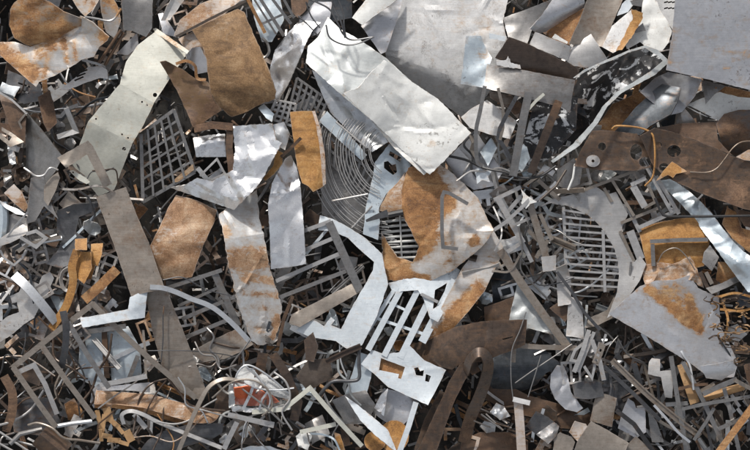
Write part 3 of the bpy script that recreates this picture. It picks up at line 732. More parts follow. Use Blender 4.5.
sheet('big_grey_plate', 'big flat lilac grey plate with thin rust streaks in the upper right corner', 'plate', 'lilac', 54, [(676, -10), (765, -10), (765, 93), (748, 89.5), (706, 79), (666, 70), (672, 36)], g=(-.03, .07), dent=(1, 90), rust=[.03, (701, 40, 716, 36, 1.8, .55), (702, 44, 724, 50, 1.2, .3), (724, 53, 752, 52, 1.2, .35), (732, 61, 752, 56, 1.8, .4), (722, 70, 728, 68, 1.5, .55), (738, 79, 748, 84, 2, .4), (676, 30, 668, 60, 5, .25)], lips=False, short='the big lilac grey plate', th=1.2)
sheet('blue_black_band', 'blue black curved steel band in the right upper part', 'band', 'blued', 30, [(613, 133), (622, 124), (636, 107), (655, 89), (662, 84), (681, 88), (678, 100), (671, 114), (650, 126), (640, 135)], g=(.05, .0), curls=[((613, 128), (662, 82), .02)], short='the blue black band')
sheet('blue_grey_plate', 'blue grey plate below the big lilac grey plate', 'plate', 'lilac', 19, [(640, 92), (655, 78), (668, 72), (702, 79), (695, 96), (682, 112), (668, 116)], g=(0, .12), folds=[((672, 70), (690, 108), .4, 3)], short='the blue grey plate')
sheet('white_flange_plate', 'white plate with a black slot line at the right, below the big lilac grey plate', 'plate', 'white', 24, [(684, 106), (700, 99), (720, 92), (738, 97), (765, 99), (765, 113), (735, 111), (719, 121), (700, 114)], g=(0, .14), holes=[[(686, 106), (690, 106), (712, 117), (709, 117.5)]], step=3.5, short='the white slotted plate')
sheet('cone_offcut', 'grey cone-shaped offcut under the left end of the white slotted plate', 'offcut', 'palesteel', 20, [(674, 128), (676, 114), (678, 101), (688, 112), (696, 123), (690, 130)], folds=[((678, 100), (684, 130), -.7, 2)], rust=.15)
sheet('brown_gap_plate', 'rust brown plate in the gap between the big grey plate and the white slotted plate', 'plate', 'rust', 14, [(700, 80), (765, 95), (765, 104), (736, 97), (712, 94)], rust=.8)
sheet('triangle_flap', 'dark grey folded flap below the lower edge of the big lilac grey plate', 'flap', 'steel', 30, [(702, 80), (726, 86), (714, 95), (706, 104)], folds=[((704, 80), (710, 104), .5, 2)], holes=[(716, 88, 1, 8)])
sheet('rust_curl', 'orange and black rusted curled sheet at the right edge', 'metal sheet', 'darksteel', 34, [(716, 124), (724, 114), (738, 110), (765, 109), (765, 150), (748, 150), (735, 157), (722, 146)], g=(0, .1), curls=[((716, 130), (765, 118), -.03)], rust=[.35, (730, 125, 9, .4), (742, 134, 9, .4), (722, 132, 7, .3)], short='the orange and black curl')
sheet('brown_under_sheet', 'rust brown sheet in shade behind the blue black band', 'metal sheet', 'rust', 4, [(596, 128), (612, 104), (640, 92), (664, 116), (640, 138)], rust=.7, g=(.1, .1))
t = thing('holed_plate', 'dark brown plate with punched holes and a pale washer, right of centre', 'plate', 620, 150, 30, 'the brown holed plate')
sheet('plate', None, None, 'strap', 36, [(592, 131), (602, 130), (640, 134), (656, 130), (662, 150), (652, 167), (635, 171), (600, 170), (574, 166), (582, 148)], g=(0, .1), dent=(1.2, 40),
      holes=[(602, 146.5, 4, 14), (636, 152, 6, 14, 8), (645, 162, 6, 14, 5)], rust=.3, th=1.2, parent=t, step=3.5, lips=False)
sheet('washer', None, None, 'palesteel', 40.5, circle(593, 161, 7, 18, 6), holes=[(593, 161, 1.6, 10)], g=(0, .1), step=2.5, jit=0, lips=False, parent=t)
sheet('slotted_tab', None, None, 'palesteel', 35, [(620, 158), (630, 156), (634, 166), (626, 170)], step=3, parent=t)
sheet('large_brown_plate', 'large brown steel plate with two round holes along its upper edge, at the right side', 'plate', 'strap', 43, [(640, 136), (655, 128), (675, 133), (697, 141), (716, 149), (734, 157), (765, 168), (765, 214), (741, 208), (700, 193), (672, 180), (661, 173), (652, 164)], g=(.02, .1), dent=(1, 80),
      holes=[(658, 145.5, 4, 12), (674, 151, 7, 14, 6), (664, 167, 5, 12, 4)], rust=[.28, (735, 195, 16, .4), (690, 165, 14, .15)], th=1.2, short='the large brown plate', step=3.5)
sheet('upper_brown_flap', 'brown bent flap between the brown holed plate and the orange black curl', 'flap', 'umber', 32, [(655, 128), (684, 123), (716, 122), (718, 140), (732, 155), (700, 142), (676, 133)], g=(0, .15), rust=[.4, (690, 132, 14, .2)])
sheet('yellow_triangle', 'orange yellow triangular offcut on the large brown plate', 'offcut', 'amber', 50, [(656, 181), (664, 170), (672, 161.5), (687, 171.5), (676, 174), (673, 178), (668, 175)], rust=1, g=(0, .1), step=3, short='the orange yellow triangle')
wire('rusty_wire', 'rusty bent wire looping over the brown holed plate', 'wire', 'amber', [(612, 129, 42), (617, 126, 44), (634, 127, 45), (646, 130, 46), (653, 136, 47), (655, 155, 48), (653, 176, 48), (645, 186, 46)], 1, rust=.8, short='the rusty looping wire')
wire('thin_curved_wire', 'thin pale wire curving over the large brown plate at the right edge', 'wire', 'tansteel', [(690, 172, 48), (706, 172.5, 48), (716, 169, 49), (724, 160, 49), (733, 148, 49), (742, 142, 48), (756, 141, 46)], .7, rust=.4)
sheet('tan_tab', 'tan rusty tab at the right edge on the large brown plate', 'tab', 'salmon', 50, [(736, 157), (748, 150), (760, 149), (760, 162), (744, 160)], rust=.5)
# ------------------------------------------------------------------ middle left
t = grate('basket_grate', 'curved dark basket grate with square openings beside the olive white shelf', 'grate', 'steel', (141, 134, 14), (174, 110, 30), (195, 172, 24), (143, 202, 10), 5, 6, 2.2, 1.6, 7, 'the basket grate', edge=3.4)
sheet('rusty_lug', None, None, 'ochre', 26, [(172, 182), (176, 178), (193, 164), (194, 170), (178, 182)], rust=.5, step=3, parent=t)
t = thing('foil_sheet', 'brightly shining crumpled silver sheet with sharp creases, left of centre', 'metal sheet', 235, 165, 25, 'the crumpled shining sheet')
sheet('sheet', None, None, 'foil', 32, [(233, 126), (252, 125), (272, 124), (276, 140), (282, 143), (275, 155), (264, 176), (256, 188), (245, 199), (234, 210), (220, 205), (205, 200), (188, 194), (171, 188), (185, 185), (197, 178), (212, 181), (222, 176), (233, 170), (235, 150)],
      g=(0, .16), folds=[((226, 168), (282, 166), -.12, 2), ((224, 200), (226, 172), .5, 1.2), ((228, 172), (246, 200), -.75, 1.2)], crum=(4, 42), crease=(5, .2), wrinkles=26, lips=False, step=2, jit=.4, parent=t)
sheet('corner_piece', None, None, 'foil', 29, [(193, 138), (208, 135), (225, 134), (226, 157), (210, 157), (196, 157)], g=(0, .1), crum=(2, 30), crease=(4, .35), step=2, lips=False, parent=t)
bar('rusty_bar', 'rusty brown bar lying across the top of the crumpled shining sheet', 'bar', 'umber', [(194, 129, 34), (212, 125, 36), (233, 127, 36)], 7.5, 3, rust=.75, short='the rusty brown bar')
bar('rusty_strip', 'rusty upright strip splitting the crumpled shining sheet', 'strip', 'umber', [(230, 130, 34), (229, 148, 36), (231, 164, 37), (232, 178, 36)], 7, 1.5, rust=[.35, (231, 170, 14, .5)])
bar('pale_rod', 'pale bent rod in the dark triangle under the crumpled shining sheet', 'rod', 'palesteel', [(200, 176, 20), (217, 159, 24), (226, 176, 22)], 2.2, 1.6)
bar('pale_rod', 'short pale slanting rod below the dark triangle of the crumpled shining sheet', 'rod', 'palesteel', [(211, 180, 22), (226, 173, 24)], 2.2, 1.6)
sheet('orange_strip', 'narrow orange strip curling out beside the crumpled shining sheet', 'strip', 'amber', 36, [(276, 150), (283, 153), (282, 164), (274, 174), (265, 181), (263, 178), (273, 166)], rust=1, g=(.2, .1), step=2.5, short='the narrow orange strip')
bar('brown_sliver', 'thin brown blade leaning on the orange plate', 'strip', 'umber', [(281, 157, 38), (290, 149, 41), (301, 138, 44)], 3.2, 1, rust=.3)
sheet('light_scrap', 'grey bent scrap between the crumpled shining sheet and the orange plate', 'scrap', 'zinc', 24, [(272, 125), (284, 122), (290, 134), (285, 150), (278, 146)], crum=(2, 16))
t = thing('orange_plate', 'orange rusty plate with a torn lower end, left of centre', 'plate', 308, 150, 30, 'the orange plate')
sheet('plate', None, None, 'amber', 39, [(290, 112), (301, 111), (312, 111), (316, 122), (319, 136), (321, 150), (323, 168), (324, 186), (319, 189), (313, 192), (308, 186), (302, 183), (297, 166), (294, 145)], rust=1, g=(0, .05), dent=(1, 40), parent=t)
sheet('pale_edge', None, None, 'salmon', 37.8, [(312, 111), (315, 111), (321, 130), (325, 156), (326, 184), (323, 186), (320, 150), (316, 124)], rust=.4, step=3, parent=t)
sheet('silver_sheet', 'narrow silver sheet with a dented upper end, below the orange strip', 'metal sheet', 'foil', 31, [(281, 166), (286, 158), (291, 155), (297, 168), (301, 190), (304, 230), (306, 264), (290, 267), (271, 269), (270, 240), (268, 205), (272, 183)], g=(.05, .2), folds=[((294, 155), (288, 206), .3, 1), ((268, 195), (304, 205), -.1, 3)], crum=(2, 60), crease=(4, .3), wrinkles=14, step=2.2, lips=False, short='the narrow silver sheet')
sheet('banded_sheet', 'long zinc sheet banded with tan rust, standing below the crumpled shining sheet', 'metal sheet', 'zinctan', 30, [(219, 214), (226, 208), (236, 206), (248, 196), (257, 190), (259, 215), (266, 245), (270, 270), (276, 288), (282, 306), (280, 325), (273, 343), (260, 345), (252, 341), (240, 310), (230, 270)],
      g=(.02, .06), folds=[((238, 198), (252, 240), .35, 4), ((232, 204), (226, 240), -.3, 4)], dent=(.8, 60), crease=(3, .25), wrinkles=10, lips=False, rust=[.18, (226, 232, 7, .55), (232, 252, 262, 250, 6, .4), (234, 264, 268, 262, 8, .6), (246, 278, 274, 280, 6, .5), (244, 292, 276, 296, 4, .4), (250, 308, 276, 308, 4, .25), (278, 318, 274, 340, 5, .6), (250, 328, 262, 332, 5, .3)], jit=.9, short='the rust banded zinc sheet', step=3)
sheet('tan_rust_sheet', 'tan rusty sheet with a crackled upper half, left of the rust banded zinc sheet', 'metal sheet', 'salmon', 27, [(176, 195), (196, 200), (217, 210), (214, 223), (203, 246), (192, 277), (177, 279), (161, 279), (156, 266), (150, 246), (159, 228), (168, 208)], g=(0, .16), folds=[((150, 240), (206, 240), -.30, 5)], dent=(1, 30), rust=[.62, (190, 215, 20, .2), (180, 262, 22, .25)], short='the tan rusty sheet', step=3.5)
sheet('long_grey_bar', 'long grey brown flat bar slanting across the left of the heap', 'bar', 'tansteel', 38, [(96, 197), (126, 187), (138, 218), (150, 246), (165, 289), (148, 292), (131, 296), (114, 245)], g=(0, .08), dent=(.8, 50), lips=False, wrinkles=4, rust=[.1, (135, 235, 14, .2)], th=1.4, short='the long grey flat bar')
sheet('lower_grey_bar', 'dark grey brown flat bar continuing below the long grey bar', 'bar', 'tansteel', 26, [(145, 288), (165, 286), (183, 330), (206, 390), (200, 400), (180, 392), (163, 370), (152, 330)], g=(.02, -.06), dent=(.8, 50), lips=False, wrinkles=4, rust=.12, th=1.4, short='the lower grey flat bar')
t = thing('step_shaped_offcut', 'pale green white Z-shaped offcut crossing the foot of the long grey bar', 'offcut', 115, 312, 40, 'the pale Z-shaped offcut')
sheet('offcut', None, None, 'bluewhite', 46, [(80, 318), (104, 314), (128, 309), (130, 297), (148, 289), (146, 304), (145, 317.5), (115, 322), (83, 327.5), (81, 323)], g=(0, .1), step=3, th=1.2, parent=t)
sheet('tan_lower_plate', 'tan grey plate under the tip of the rust banded zinc sheet', 'plate', 'tansteel', 16, [(190, 352), (212, 340), (236, 329), (254, 344), (240, 352), (224, 359), (203, 362)], rust=[.1, (236, 334, 9, .3)], g=(0, .12), short='the tan plate under the banded sheet')
t = thing('strip_grille', 'open grille of grey slanting bars left of the rust banded zinc sheet', 'grille', 205, 300, 5, 'the slanting grey grille')
for a, b, w in [((164, 289, 14), (222, 270, 22), 4), ((182, 319, 10), (236, 296, 16), 4), ((186, 337, 10), (232, 318, 16), 4), ((178, 306, 8), (226, 284, 14), 3), ((214, 272, 20), (238, 326, 14), 7)]:
    bar('bar', None, None, 'steel', [a, b], w, 1.6, rust=.08, parent=t)
bar('curved_strip', 'curved blue grey strip sweeping down from the long grey bar to the banded sheet', 'strip', 'zinc', [(150, 287, 42), (163, 288, 42), (176, 292, 40), (192, 299, 38), (206, 304, 37), (218, 311, 36), (234, 325, 34), (250, 342, 31)], 5, 1.2, smooth=True, short='the curved blue grey strip')
wire('thin_wire', 'thin dark wire lying across the lower grey flat bar', 'wire', 'darksteel', [(138, 351, 34), (165, 350.5, 33), (194, 351, 30), (222, 354, 24), (236, 357, 22)], .5)
wire('thin_wire', 'thin wire with an orange tip standing on the lower grey flat bar', 'wire', 'darksteel', [(164, 306, 34), (163, 318, 34), (163, 340, 33), (161, 362, 32)], .6, rust=[0, (164, 308, 6, 1)])
wire('thin_wire', 'thin dark looping wire above the curved blue grey strip', 'wire', 'darksteel', [(163, 280, 34), (180, 277, 34), (192, 282, 33), (208, 290, 30), (232, 296, 28)], .6)
# orange clump
t = thing('orange_clump', 'clump of orange rusted bent straps and boxes left of the long grey bar', 'straps', 80, 270, 15, 'the orange strap clump')
sheet('box_end', None, None, 'amber', 33, [(75, 239), (87, 238), (87, 250), (75, 250)], rust=1, g=(0, .4), step=3, parent=t)
sheet('box_side', None, None, 'amber', 30, [(74, 251), (91, 252), (92, 268), (84, 284), (74, 276), (69, 263)], rust=1, g=(.2, .1), folds=[((84, 250), (82, 284), -.6, 2)], step=3, parent=t)
bar('strap', None, None, 'amber', [(77, 250, 30), (72, 266, 30), (73, 282, 28), (66, 306, 26), (51, 329, 22)], 8, 1.5, smooth=True, rust=1, parent=t)
sheet('box_end', None, None, 'amber', 24, [(91, 244), (103, 243), (102, 254), (98, 266), (91, 264)], rust=.9, g=(.1, .2), step=3, parent=t)
bar('strap', None, None, 'amber', [(96, 250, 22), (92, 266, 20), (88, 280, 16)], 6, 1.5, rust=.9, parent=t)
bar('orange_flat_bar', 'short orange brown flat bar right of the orange strap clump', 'bar', 'rust', [(84, 300, 24), (100, 286, 26), (117, 269, 27)], 10, 2, rust=.85, short='the short orange flat bar')
bar('light_ring', 'pale grey curved ring strip left of the orange strap clump', 'ring', 'palesteel', [(69, 268, 18), (63, 272, 18), (61, 281, 18), (64, 289, 18), (68, 291, 18)], 4, 1, roll=.7, smooth=True)
bar('glossy_strip', 'glossy blue grey diagonal strip left of the orange strap clump', 'strip', 'zinc', [(14, 275, 26), (26, 286, 30), (40, 302, 30), (56, 322, 24)], 9.5, 1.2, smooth=True, roll=.25, short='the glossy blue grey strip')
bar('dark_strip', 'dark upright strip across the top bar of the welded frame', 'strip', 'darksteel', [(63, 311, 44), (66, 328, 45), (65, 350, 40), (61, 368, 32)], 7, 1.2, smooth=True, roll=.3)
# welded frame
t = thing('welded_frame', 'open welded frame of tan grey flat bars in the lower left', 'frame', 75, 360, 30, 'the welded flat bar frame')
for pts, w, mt in [([(12, 368, 34), (54, 334, 38), (94, 303, 40)], 5.5, 'tansteel'), ([(92, 303, 42), (122, 333, 40), (150, 359, 38), (196, 398, 33)], 5.5, 'tansteel'), ([(13, 367, 36), (34, 397, 35), (56, 427, 32)], 5.5, 'tansteel'),
                   ([(42, 346, 40), (66, 380, 38), (95, 418, 34)], 5.5, 'tansteel'), ([(68, 322, 43), (87, 354, 41), (109, 388, 38)], 5.2, 'steel'), ([(18, 372, 33), (34, 365, 33), (45, 384, 31), (57, 414, 26)], 5, 'palesteel'),
                   ([(100, 385, 37), (122, 381, 38), (147, 376, 39)], 5, 'palesteel'), ([(146, 378, 38), (145, 350, 37), (143, 330, 35)], 2.5, 'tansteel')]:
    bar('bar', None, None, mt, pts, w, 1.6, rust=.08, parent=t)
sheet('blue_grey_sheet', 'blue grey panel seen through the left opening of the welded frame', 'panel', 'bluezinc', -4, [(80, 330), (103, 328), (106, 372), (98, 388), (78, 378)], g=(0, .05))
sheet('blue_grey_sheet', 'blue grey panel seen through the right opening of the welded frame', 'panel', 'bluezinc', -2, [(107, 332), (128, 326), (140, 348), (142, 378), (112, 382)], g=(0, .05))
bar('rusty_upright', 'brown rusty upright between the two blue grey panels behind the welded frame', 'bar', 'umber', [(104, 326, 4), (105, 350, 4), (107, 378, 3)], 5.5, 1.5, rust=.4)
bar('dark_top_bar', 'dark bar along the top of the blue grey panels under the pale Z-shaped offcut', 'bar', 'steel', [(78, 333, 8), (100, 330, 8), (126, 326, 8)], 5, 1.5)
sheet('blue_sheet_edge', 'grey blue sheet bent round the left end of the brown plank', 'metal sheet', 'lilac', 14, [(98, 384), (112, 386), (150, 382), (150, 392), (120, 390), (98, 391), (94, 408), (90, 402), (92, 390)], g=(0, .2))
t = thing('brown_plank', 'long tan brown worn plank of rusted channel in the lower left', 'plank', 155, 405, 15, 'the tan brown plank')
sheet('face', None, None, 'salmon', 27, [(96, 390), (120, 392), (150, 394), (176, 401), (205, 408), (221, 413), (216, 420), (211, 423), (196, 423), (172, 416.5), (145, 408), (115, 404), (94, 404)], g=(0, .2), dent=(1, 30), crum=(.8, 14), rust=[.62, (120, 398, 14, .2), (200, 415, 12, .3)], step=3, parent=t)
sheet('underside', None, None, 'rust', 22, [(94, 404), (115, 404), (145, 408), (172, 416.5), (196, 423), (194, 427), (170, 421), (143, 412), (114, 408), (95, 408)], g=(0, -.8), rust=.8, step=3, parent=t)
# grey offcuts left
jag = [(0, 322), (0, 342), (14, 333), (24, 324), (34, 318), (40, 306), (47, 296), (54, 278), (50, 272), (42, 276), (39, 284), (30, 280), (22, 284), (19, 292), (10, 296), (12, 303), (17, 302), (19, 312), (8, 316)]
sheet('notched_offcut', 'pale grey notched offcut under the glossy blue grey strip', 'offcut', 'palesteel', 12, jag, g=(.05, .1), step=3, th=1, short='the pale notched offcut')
sheet('dark_notched_plate', 'dark grey T-shaped notched plate left of the long grey bar', 'plate', 'darksteel', 10, [(57, 211), (74, 204), (97, 203), (98, 207), (92, 212), (79, 217), (76, 232), (88, 240), (76, 250), (74, 262), (62, 268), (46, 264), (58, 250), (62, 240), (57, 232)], g=(.02, .1), step=3, th=1.2, short='the dark T-shaped plate')
sheet('pointed_grey_sheet', 'pointed grey sheet with a fold at the left, under the L-shaped flat bar', 'metal sheet', 'steel', 16, [(27, 224), (29, 196), (31, 178), (44, 176), (46, 192), (58, 219), (44, 206), (36, 220)], g=(.1, .1), folds=[((34, 176), (36, 222), .5, 3)], short='the pointed grey sheet')
sheet('grey_bridge_plate', 'grey strip plate bridging below the cone-shaped grey sheet', 'plate', 'tansteel', 20, [(44, 186), (52, 176), (58, 172), (60, 178), (56, 190), (48, 206), (44, 200)], g=(.1, .1))
sheet('tan_offcut', 'tan offcut with a rusty side at the left edge', 'offcut', 'salmon', 14, [(4, 193), (14, 184), (22, 192), (28, 206), (25, 212), (14, 203)], rust=[.35, (24, 204, 8, .5)], short='the tan offcut at the left edge')
bar('light_blue_pipe', 'light blue painted pipe piece at the left edge of the heap', 'pipe', 'bluezinc', [(2, 202, 12), (3, 220, 12), (1, 240, 10)], 12, 12, 'round', smooth=True, short='the light blue pipe piece')
sheet('silver_fin', 'shiny silver fin curving over the light blue pipe piece', 'fin', 'zinc', 20, [(-3, 199), (8, 205), (18, 209), (28, 216), (16, 214), (4, 207)], g=(.1, .4), step=3)
sheet('grey_wedge', 'grey wedge sheet below the silver fin at the left edge', 'metal sheet', 'steel', 12, [(8, 214), (27, 218), (26, 228), (10, 236), (4, 242), (2, 236)], g=(.1, .2))
sheet('angled_strip', 'pale grey angled strip below the light blue pipe piece', 'strip', 'palesteel', 22, [(-3, 240), (10, 232), (27, 222), (28, 233), (20, 238), (10, 243), (-3, 247)], g=(0, .2), step=3, short='the pale angled strip')
bar('zigzag_strip', 'pale zigzag strip beside the dark T-shaped plate', 'strip', 'palesteel', [(20, 237, 26), (36, 247, 24), (46, 238, 24), (36, 231, 24), (26, 234, 22)], 3.4, 1.4)
bar('zigzag_strip', 'tan zigzag strip under the pale zigzag strip', 'strip', 'tansteel', [(18, 252, 22), (28, 244, 20), (44, 240, 22), (61, 237, 22)], 3.2, 1.6)
bar('silver_tube', 'silver tube lying under the pale zigzag strip', 'tube', 'zinc', [(22, 246, 14), (40, 242, 15), (62, 238, 16)], 5, 5, 'round')
bar('pale_open_frame', 'thin pale W-shaped strip at the left edge below the angled strip', 'strip', 'palesteel', [(0, 250, 18), (4, 258, 18), (14, 265, 18), (22, 258, 18), (26, 250, 16)], 2.2, 1.4)
sheet('hooked_grey_strip', 'grey hooked strip with a screw hole on the tip of the olive white shelf', 'strip', 'olivewhite', 38, [(69, 171), (73, 170), (86, 178), (90, 182), (87, 184), (80, 181)], holes=[(73, 172.5, .9, 8)], step=2.2)
wire('curled_wire', 'curled shiny wire below the cone-shaped grey sheet', 'wire', 'palesteel', [(24, 168, 22), (30, 172, 24), (36, 176, 24), (44, 175, 24), (50, 168, 24), (58, 170, 22)], 1)

# ------------------------------------------------------------------ centre
t = thing('fan_grille', 'round fan grille of fine curved wires beneath the big white creased sheet', 'grille', 360, 190, 5, 'the wire fan grille')
for k in range(23):
    r = 20 + k * 2.65 + random.Random(k).uniform(-.9, .9)
    if k in (5, 14): continue
    pts = []
    for i in range(9):
        a = math.radians(118 + 120 * i / 8 - k * 1.5)
        pts.append((392 + r * 1.05 * math.cos(a), 150 + r * 1.2 * math.sin(a) * (1 if math.sin(a) > 0 else .8), 33 - k * .65 + 1.5 * math.sin(i + k)))
    bar('ring_wire', None, None, 'palesteel', pts, .85, .85, 'round', smooth=True, parent=t)
for a, b in [((332, 201, 18), (368, 194, 22)), ((352, 228, 17), (372, 206, 22)), ((336, 122, 30), (367, 148, 30))]:
    bar('spoke', None, None, 'palesteel', [(a[0], a[1], a[2] + 6), (b[0], b[1], b[2] + 10)], 2, 2, 'round', parent=t)
sheet('lilac_back_plate', 'dark lilac grey plate behind the wire fan grille', 'plate', 'steel', 2, [(321, 160), (340, 150), (372, 176), (372, 210), (356, 240), (336, 222), (322, 214)], g=(.02, .1))
sheet('silver_strip', 'light silver strip lying over the wire fan grille beside the orange plate', 'strip', 'bluezinc', 24, [(319, 121), (327, 111), (346, 131), (367, 155), (362, 161), (338, 139)], g=(0, .1), step=3.5, short='the light silver strip')
sheet('shiny_folded_sheet', 'shiny blue grey folded sheet under the edge of the dented grey sheet', 'metal sheet', 'zinc', 29, [(312, 70), (320, 74), (336, 90), (356, 106), (378, 126), (388, 142), (372, 152), (352, 134), (330, 112), (322, 94)], g=(.05, .05), folds=[((314, 72), (384, 146), .7, 3), ((322, 90), (376, 150), -.9, 3)], crease=(5, .3), wrinkles=12, step=2.4, lips=False, short='the shiny folded sheet')
for lab, q, nu, nv, mt in [('dark plastic grating with square holes beside the crumpled silver strip', ((297, 78, 16), (328, 100, 18), (316, 124, 14), (290, 106, 12)), 6, 4, 'steel'),
                           ('grey grating with square holes above the orange plate', ((276, 100, 18), (296, 104, 20), (292, 126, 16), (268, 118, 14)), 4, 4, 'palesteel'),
                           ('grating with long slots between the orange plate and the light silver strip', ((318, 128, 14), (372, 172, 16), (362, 192, 12), (320, 154, 10)), 9, 2, 'steel')]:
    grate('square_grating', lab, 'grating', mt, *q, nu, nv, 2.4, 2, short='the ' + lab.split(' beside')[0].split(' above')[0].split(' between')[0])
sheet('small_blue_block', 'small blue grey folded tab under the corner of the large brown sheet', 'tab', 'bluezinc', 26, [(258, 108), (264, 104), (274, 114), (272, 122), (266, 118)], g=(.1, .2), step=3)
t = thing('notched_blue_plate', 'pale blue galvanised plate with black notches, right of the wire fan grille', 'plate', 382, 195, 22, 'the pale blue notched plate')
sheet('plate', None, None, 'bluezinc', 28, [(389, 144), (404, 152), (411, 165), (400, 181), (386, 194), (379, 208), (380, 222), (378, 240), (363, 234), (366, 206), (372, 180), (375, 162)], g=(0, .1),
      holes=[[(390, 151), (402, 158), (400, 162), (389, 155)], [(384, 162), (388, 161), (392, 165), (396, 164), (397, 172), (393, 175), (384, 168)]], step=3, parent=t)
bar('vane', None, None, 'darksteel', [(366, 221, 36), (376, 217, 37), (388, 213, 38)], 5, 1, taper=(.5, 1.5), parent=t)
bar('clamp', None, None, 'black', [(388, 215, 36), (403, 212, 36)], 6, 6, 'round', parent=t)
sheet('curved_blue_band', 'pale blue band plate bent round with stepped notches, at the centre', 'plate', 'bluewhite', 27, [(320, 215), (333, 219), (346, 226), (365, 238), (382, 254), (385, 270), (388, 284), (377, 316), (362, 345), (352, 352), (344, 347), (336, 341), (310, 337), (296, 331), (300, 325), (314, 320), (324, 326), (331, 317), (335, 320), (331, 325), (341, 329), (353, 305), (366, 283), (373, 270), (374, 262), (366, 255), (356, 246), (348, 238), (332, 231), (318, 230)],
      g=(0, .06), folds=[((356, 300), (384, 304), -.2, 3)], step=3, th=1.2, short='the pale blue stepped band')
t = thing('slatted_grille', 'grey rectangular frame with cross slats, left of the pale blue stepped band', 'frame', 325, 270, 12, 'the grey slatted frame')
for a, b, w, mt in [((301, 232, 24), (331, 221, 28), 4, 'palesteel'), ((300, 252, 22), (336, 237, 26), 4, 'palesteel'), ((276, 281, 20), (341, 253, 24), 4, 'palesteel'), ((278, 298, 20), (346, 271, 24), 4, 'steel'), ((329, 222, 28), (360, 291, 24), 8, 'steel'), ((306, 254, 14), (331, 225, 16), 3, 'bluewhite')]:
    bar('slat', None, None, mt, [a, b], w, 2, parent=t)
sheet('end_plate', None, None, 'tansteel', 24, [(292, 314), (322, 299), (353, 283), (362, 291), (332, 308), (300, 327), (289, 323)], g=(0, .1), parent=t, th=1.4)
bar('broken_strut', 'short rusty strut crossing below the grey slatted frame', 'strut', 'umber', [(293, 296, 30), (284, 318, 28), (278, 346, 24)], 3.5, 2, rust=.4)
# large rusted sheet
t = thing('wrapped_sheet', 'large sheet half orange rust and half white, torn open, at the centre of the heap', 'metal sheet', 430, 230, 28, 'the half orange half white sheet')
sheet('sheet', None, None, 'rustwhite', 39, [(408, 168), (420, 164), (436, 162), (452, 173), (466, 186), (478, 198), (485, 214), (494, 230), (486, 242), (478, 250), (452, 271), (430, 281), (408, 281), (384, 280), (383, 258), (381, 231), (386, 240), (397, 257), (413, 262), (419, 247), (412, 233), (402, 214), (401, 190)],
      g=(.02, .08), folds=[((411, 160), (409, 250), -.42, 5), ((400, 284), (480, 240), -.25, 3), ((384, 250), (420, 284), .15, 3)], dent=(1, 60), crease=3, wrinkles=18, lips=False, step=2.4, jit=.5,
      rust=[.22, (410, 170, 412, 245, 17, .95), (425, 172, 442, 205, 13, .75), (432, 205, 422, 240, 12, .6), (386, 250, 400, 276, 12, 1), (400, 278, 425, 280, 6, .8), (446, 200, 10, .25), (474, 240, 7, .5), (440, 240, 455, 262, 10, .2)], parent=t)
sheet('torn_lobe', None, None, 'salmon', 31, [(405, 172), (398, 182), (388, 192), (378, 211), (388, 212), (403, 214), (403, 192)], rust=.62, g=(.1, .1), step=3, parent=t)
bar('bent_flat_bar', 'bent flat bar lying on the half orange half white sheet', 'bar', 'steel', [(468, 204, 56), (449, 193, 57), (444, 192, 57), (442, 197, 57), (442, 234, 55), (443, 247, 53), (458, 249, 52)], 3.6, 2, rust=.05, short='the bent flat bar')
t = thing('white_wire_rack', 'white wire rack showing through the torn opening of the half orange sheet', 'rack', 400, 240, 10, 'the white wire rack')
for k in range(8):
    bar('rack_wire', None, None, 'white', [(382, 222 + k * 5.2, 13), (418, 218 + k * 5.6, 15)], 2.6, 1.6, 'round', parent=t)
for x in (402,):
    bar('cross_wire', None, None, 'white', [(x - 2, 215, 16), (x, 262, 14)], 1.8, 1.8, 'round', parent=t)
sheet('curved_white_strip', 'dirty white curved strip with an orange lower end, below the half orange sheet', 'strip', 'rustwhite', 30, [(476, 250), (486, 240), (494, 231), (503, 246), (500, 258), (494, 272), (484, 292), (468, 312), (452, 330), (438, 337), (425, 341), (432, 325), (445, 300), (461, 270)], g=(.05, .06), curls=[((470, 300), (500, 250), -.006)], rust=[.15, (478, 288, 436, 338, 9, .6), (456, 312, 12, .3), (490, 262, 8, .2)], short='the dirty white curved strip', step=3.5)
# white slotted panel
t = thing('slotted_sheet', 'white panel cut into long slats with a notched foot, below the centre', 'panel', 400, 340, 12, 'the white slatted panel')
for a, b, w in [((406, 280, 26), (368, 350, 23), 6), ((421, 284, 26), (384, 356, 23), 6), ((431, 296, 26), (400, 358, 23), 6.5), ((455, 280, 27), (422, 342, 23), 8), ((394, 290, 25), (366, 334, 22), 4), ((384, 300, 23), (410, 312, 24), 2.5), ((376, 318, 22), (430, 336, 23), 3)]:
    bar('slat', None, None, 'bluewhite', [a, b], w, 1.5, parent=t)
sheet('head', None, None, 'bluewhite', 28, [(388, 283), (405, 279), (430, 272), (449, 262), (460, 270), (453, 290), (444, 312), (438, 322), (430, 318), (424, 300), (418, 290), (402, 291), (394, 294)], g=(0, .1), step=3, holes=[[(435, 290), (447, 283), (441, 304), (433, 309)]], parent=t)
sheet('foot', None, None, 'bluewhite', 24, [(361, 364), (372, 350), (384, 354), (400, 352), (410, 346), (424, 360), (446, 370), (437, 388), (428, 405), (408, 396), (388, 387), (372, 372)], g=(0, .1), holes=[[(381, 358), (405, 367), (401, 379), (398, 378), (399, 374), (379, 370)], [(414, 368), (418, 367), (420, 371), (424, 370), (423, 376), (416, 375)], [(426, 374), (431, 376), (429, 382), (425, 381)]], step=3, th=1.2, parent=t)
bar('cut_end', None, None, 'palesteel', [(421, 294, 30), (438, 302, 30)], 3, 2, parent=t)
sheet('brown_tab', 'brown tab showing through the notched foot of the white slatted panel', 'tab', 'rust', 20, [(378, 371), (382, 357), (407, 368), (403, 381)], rust=.8)
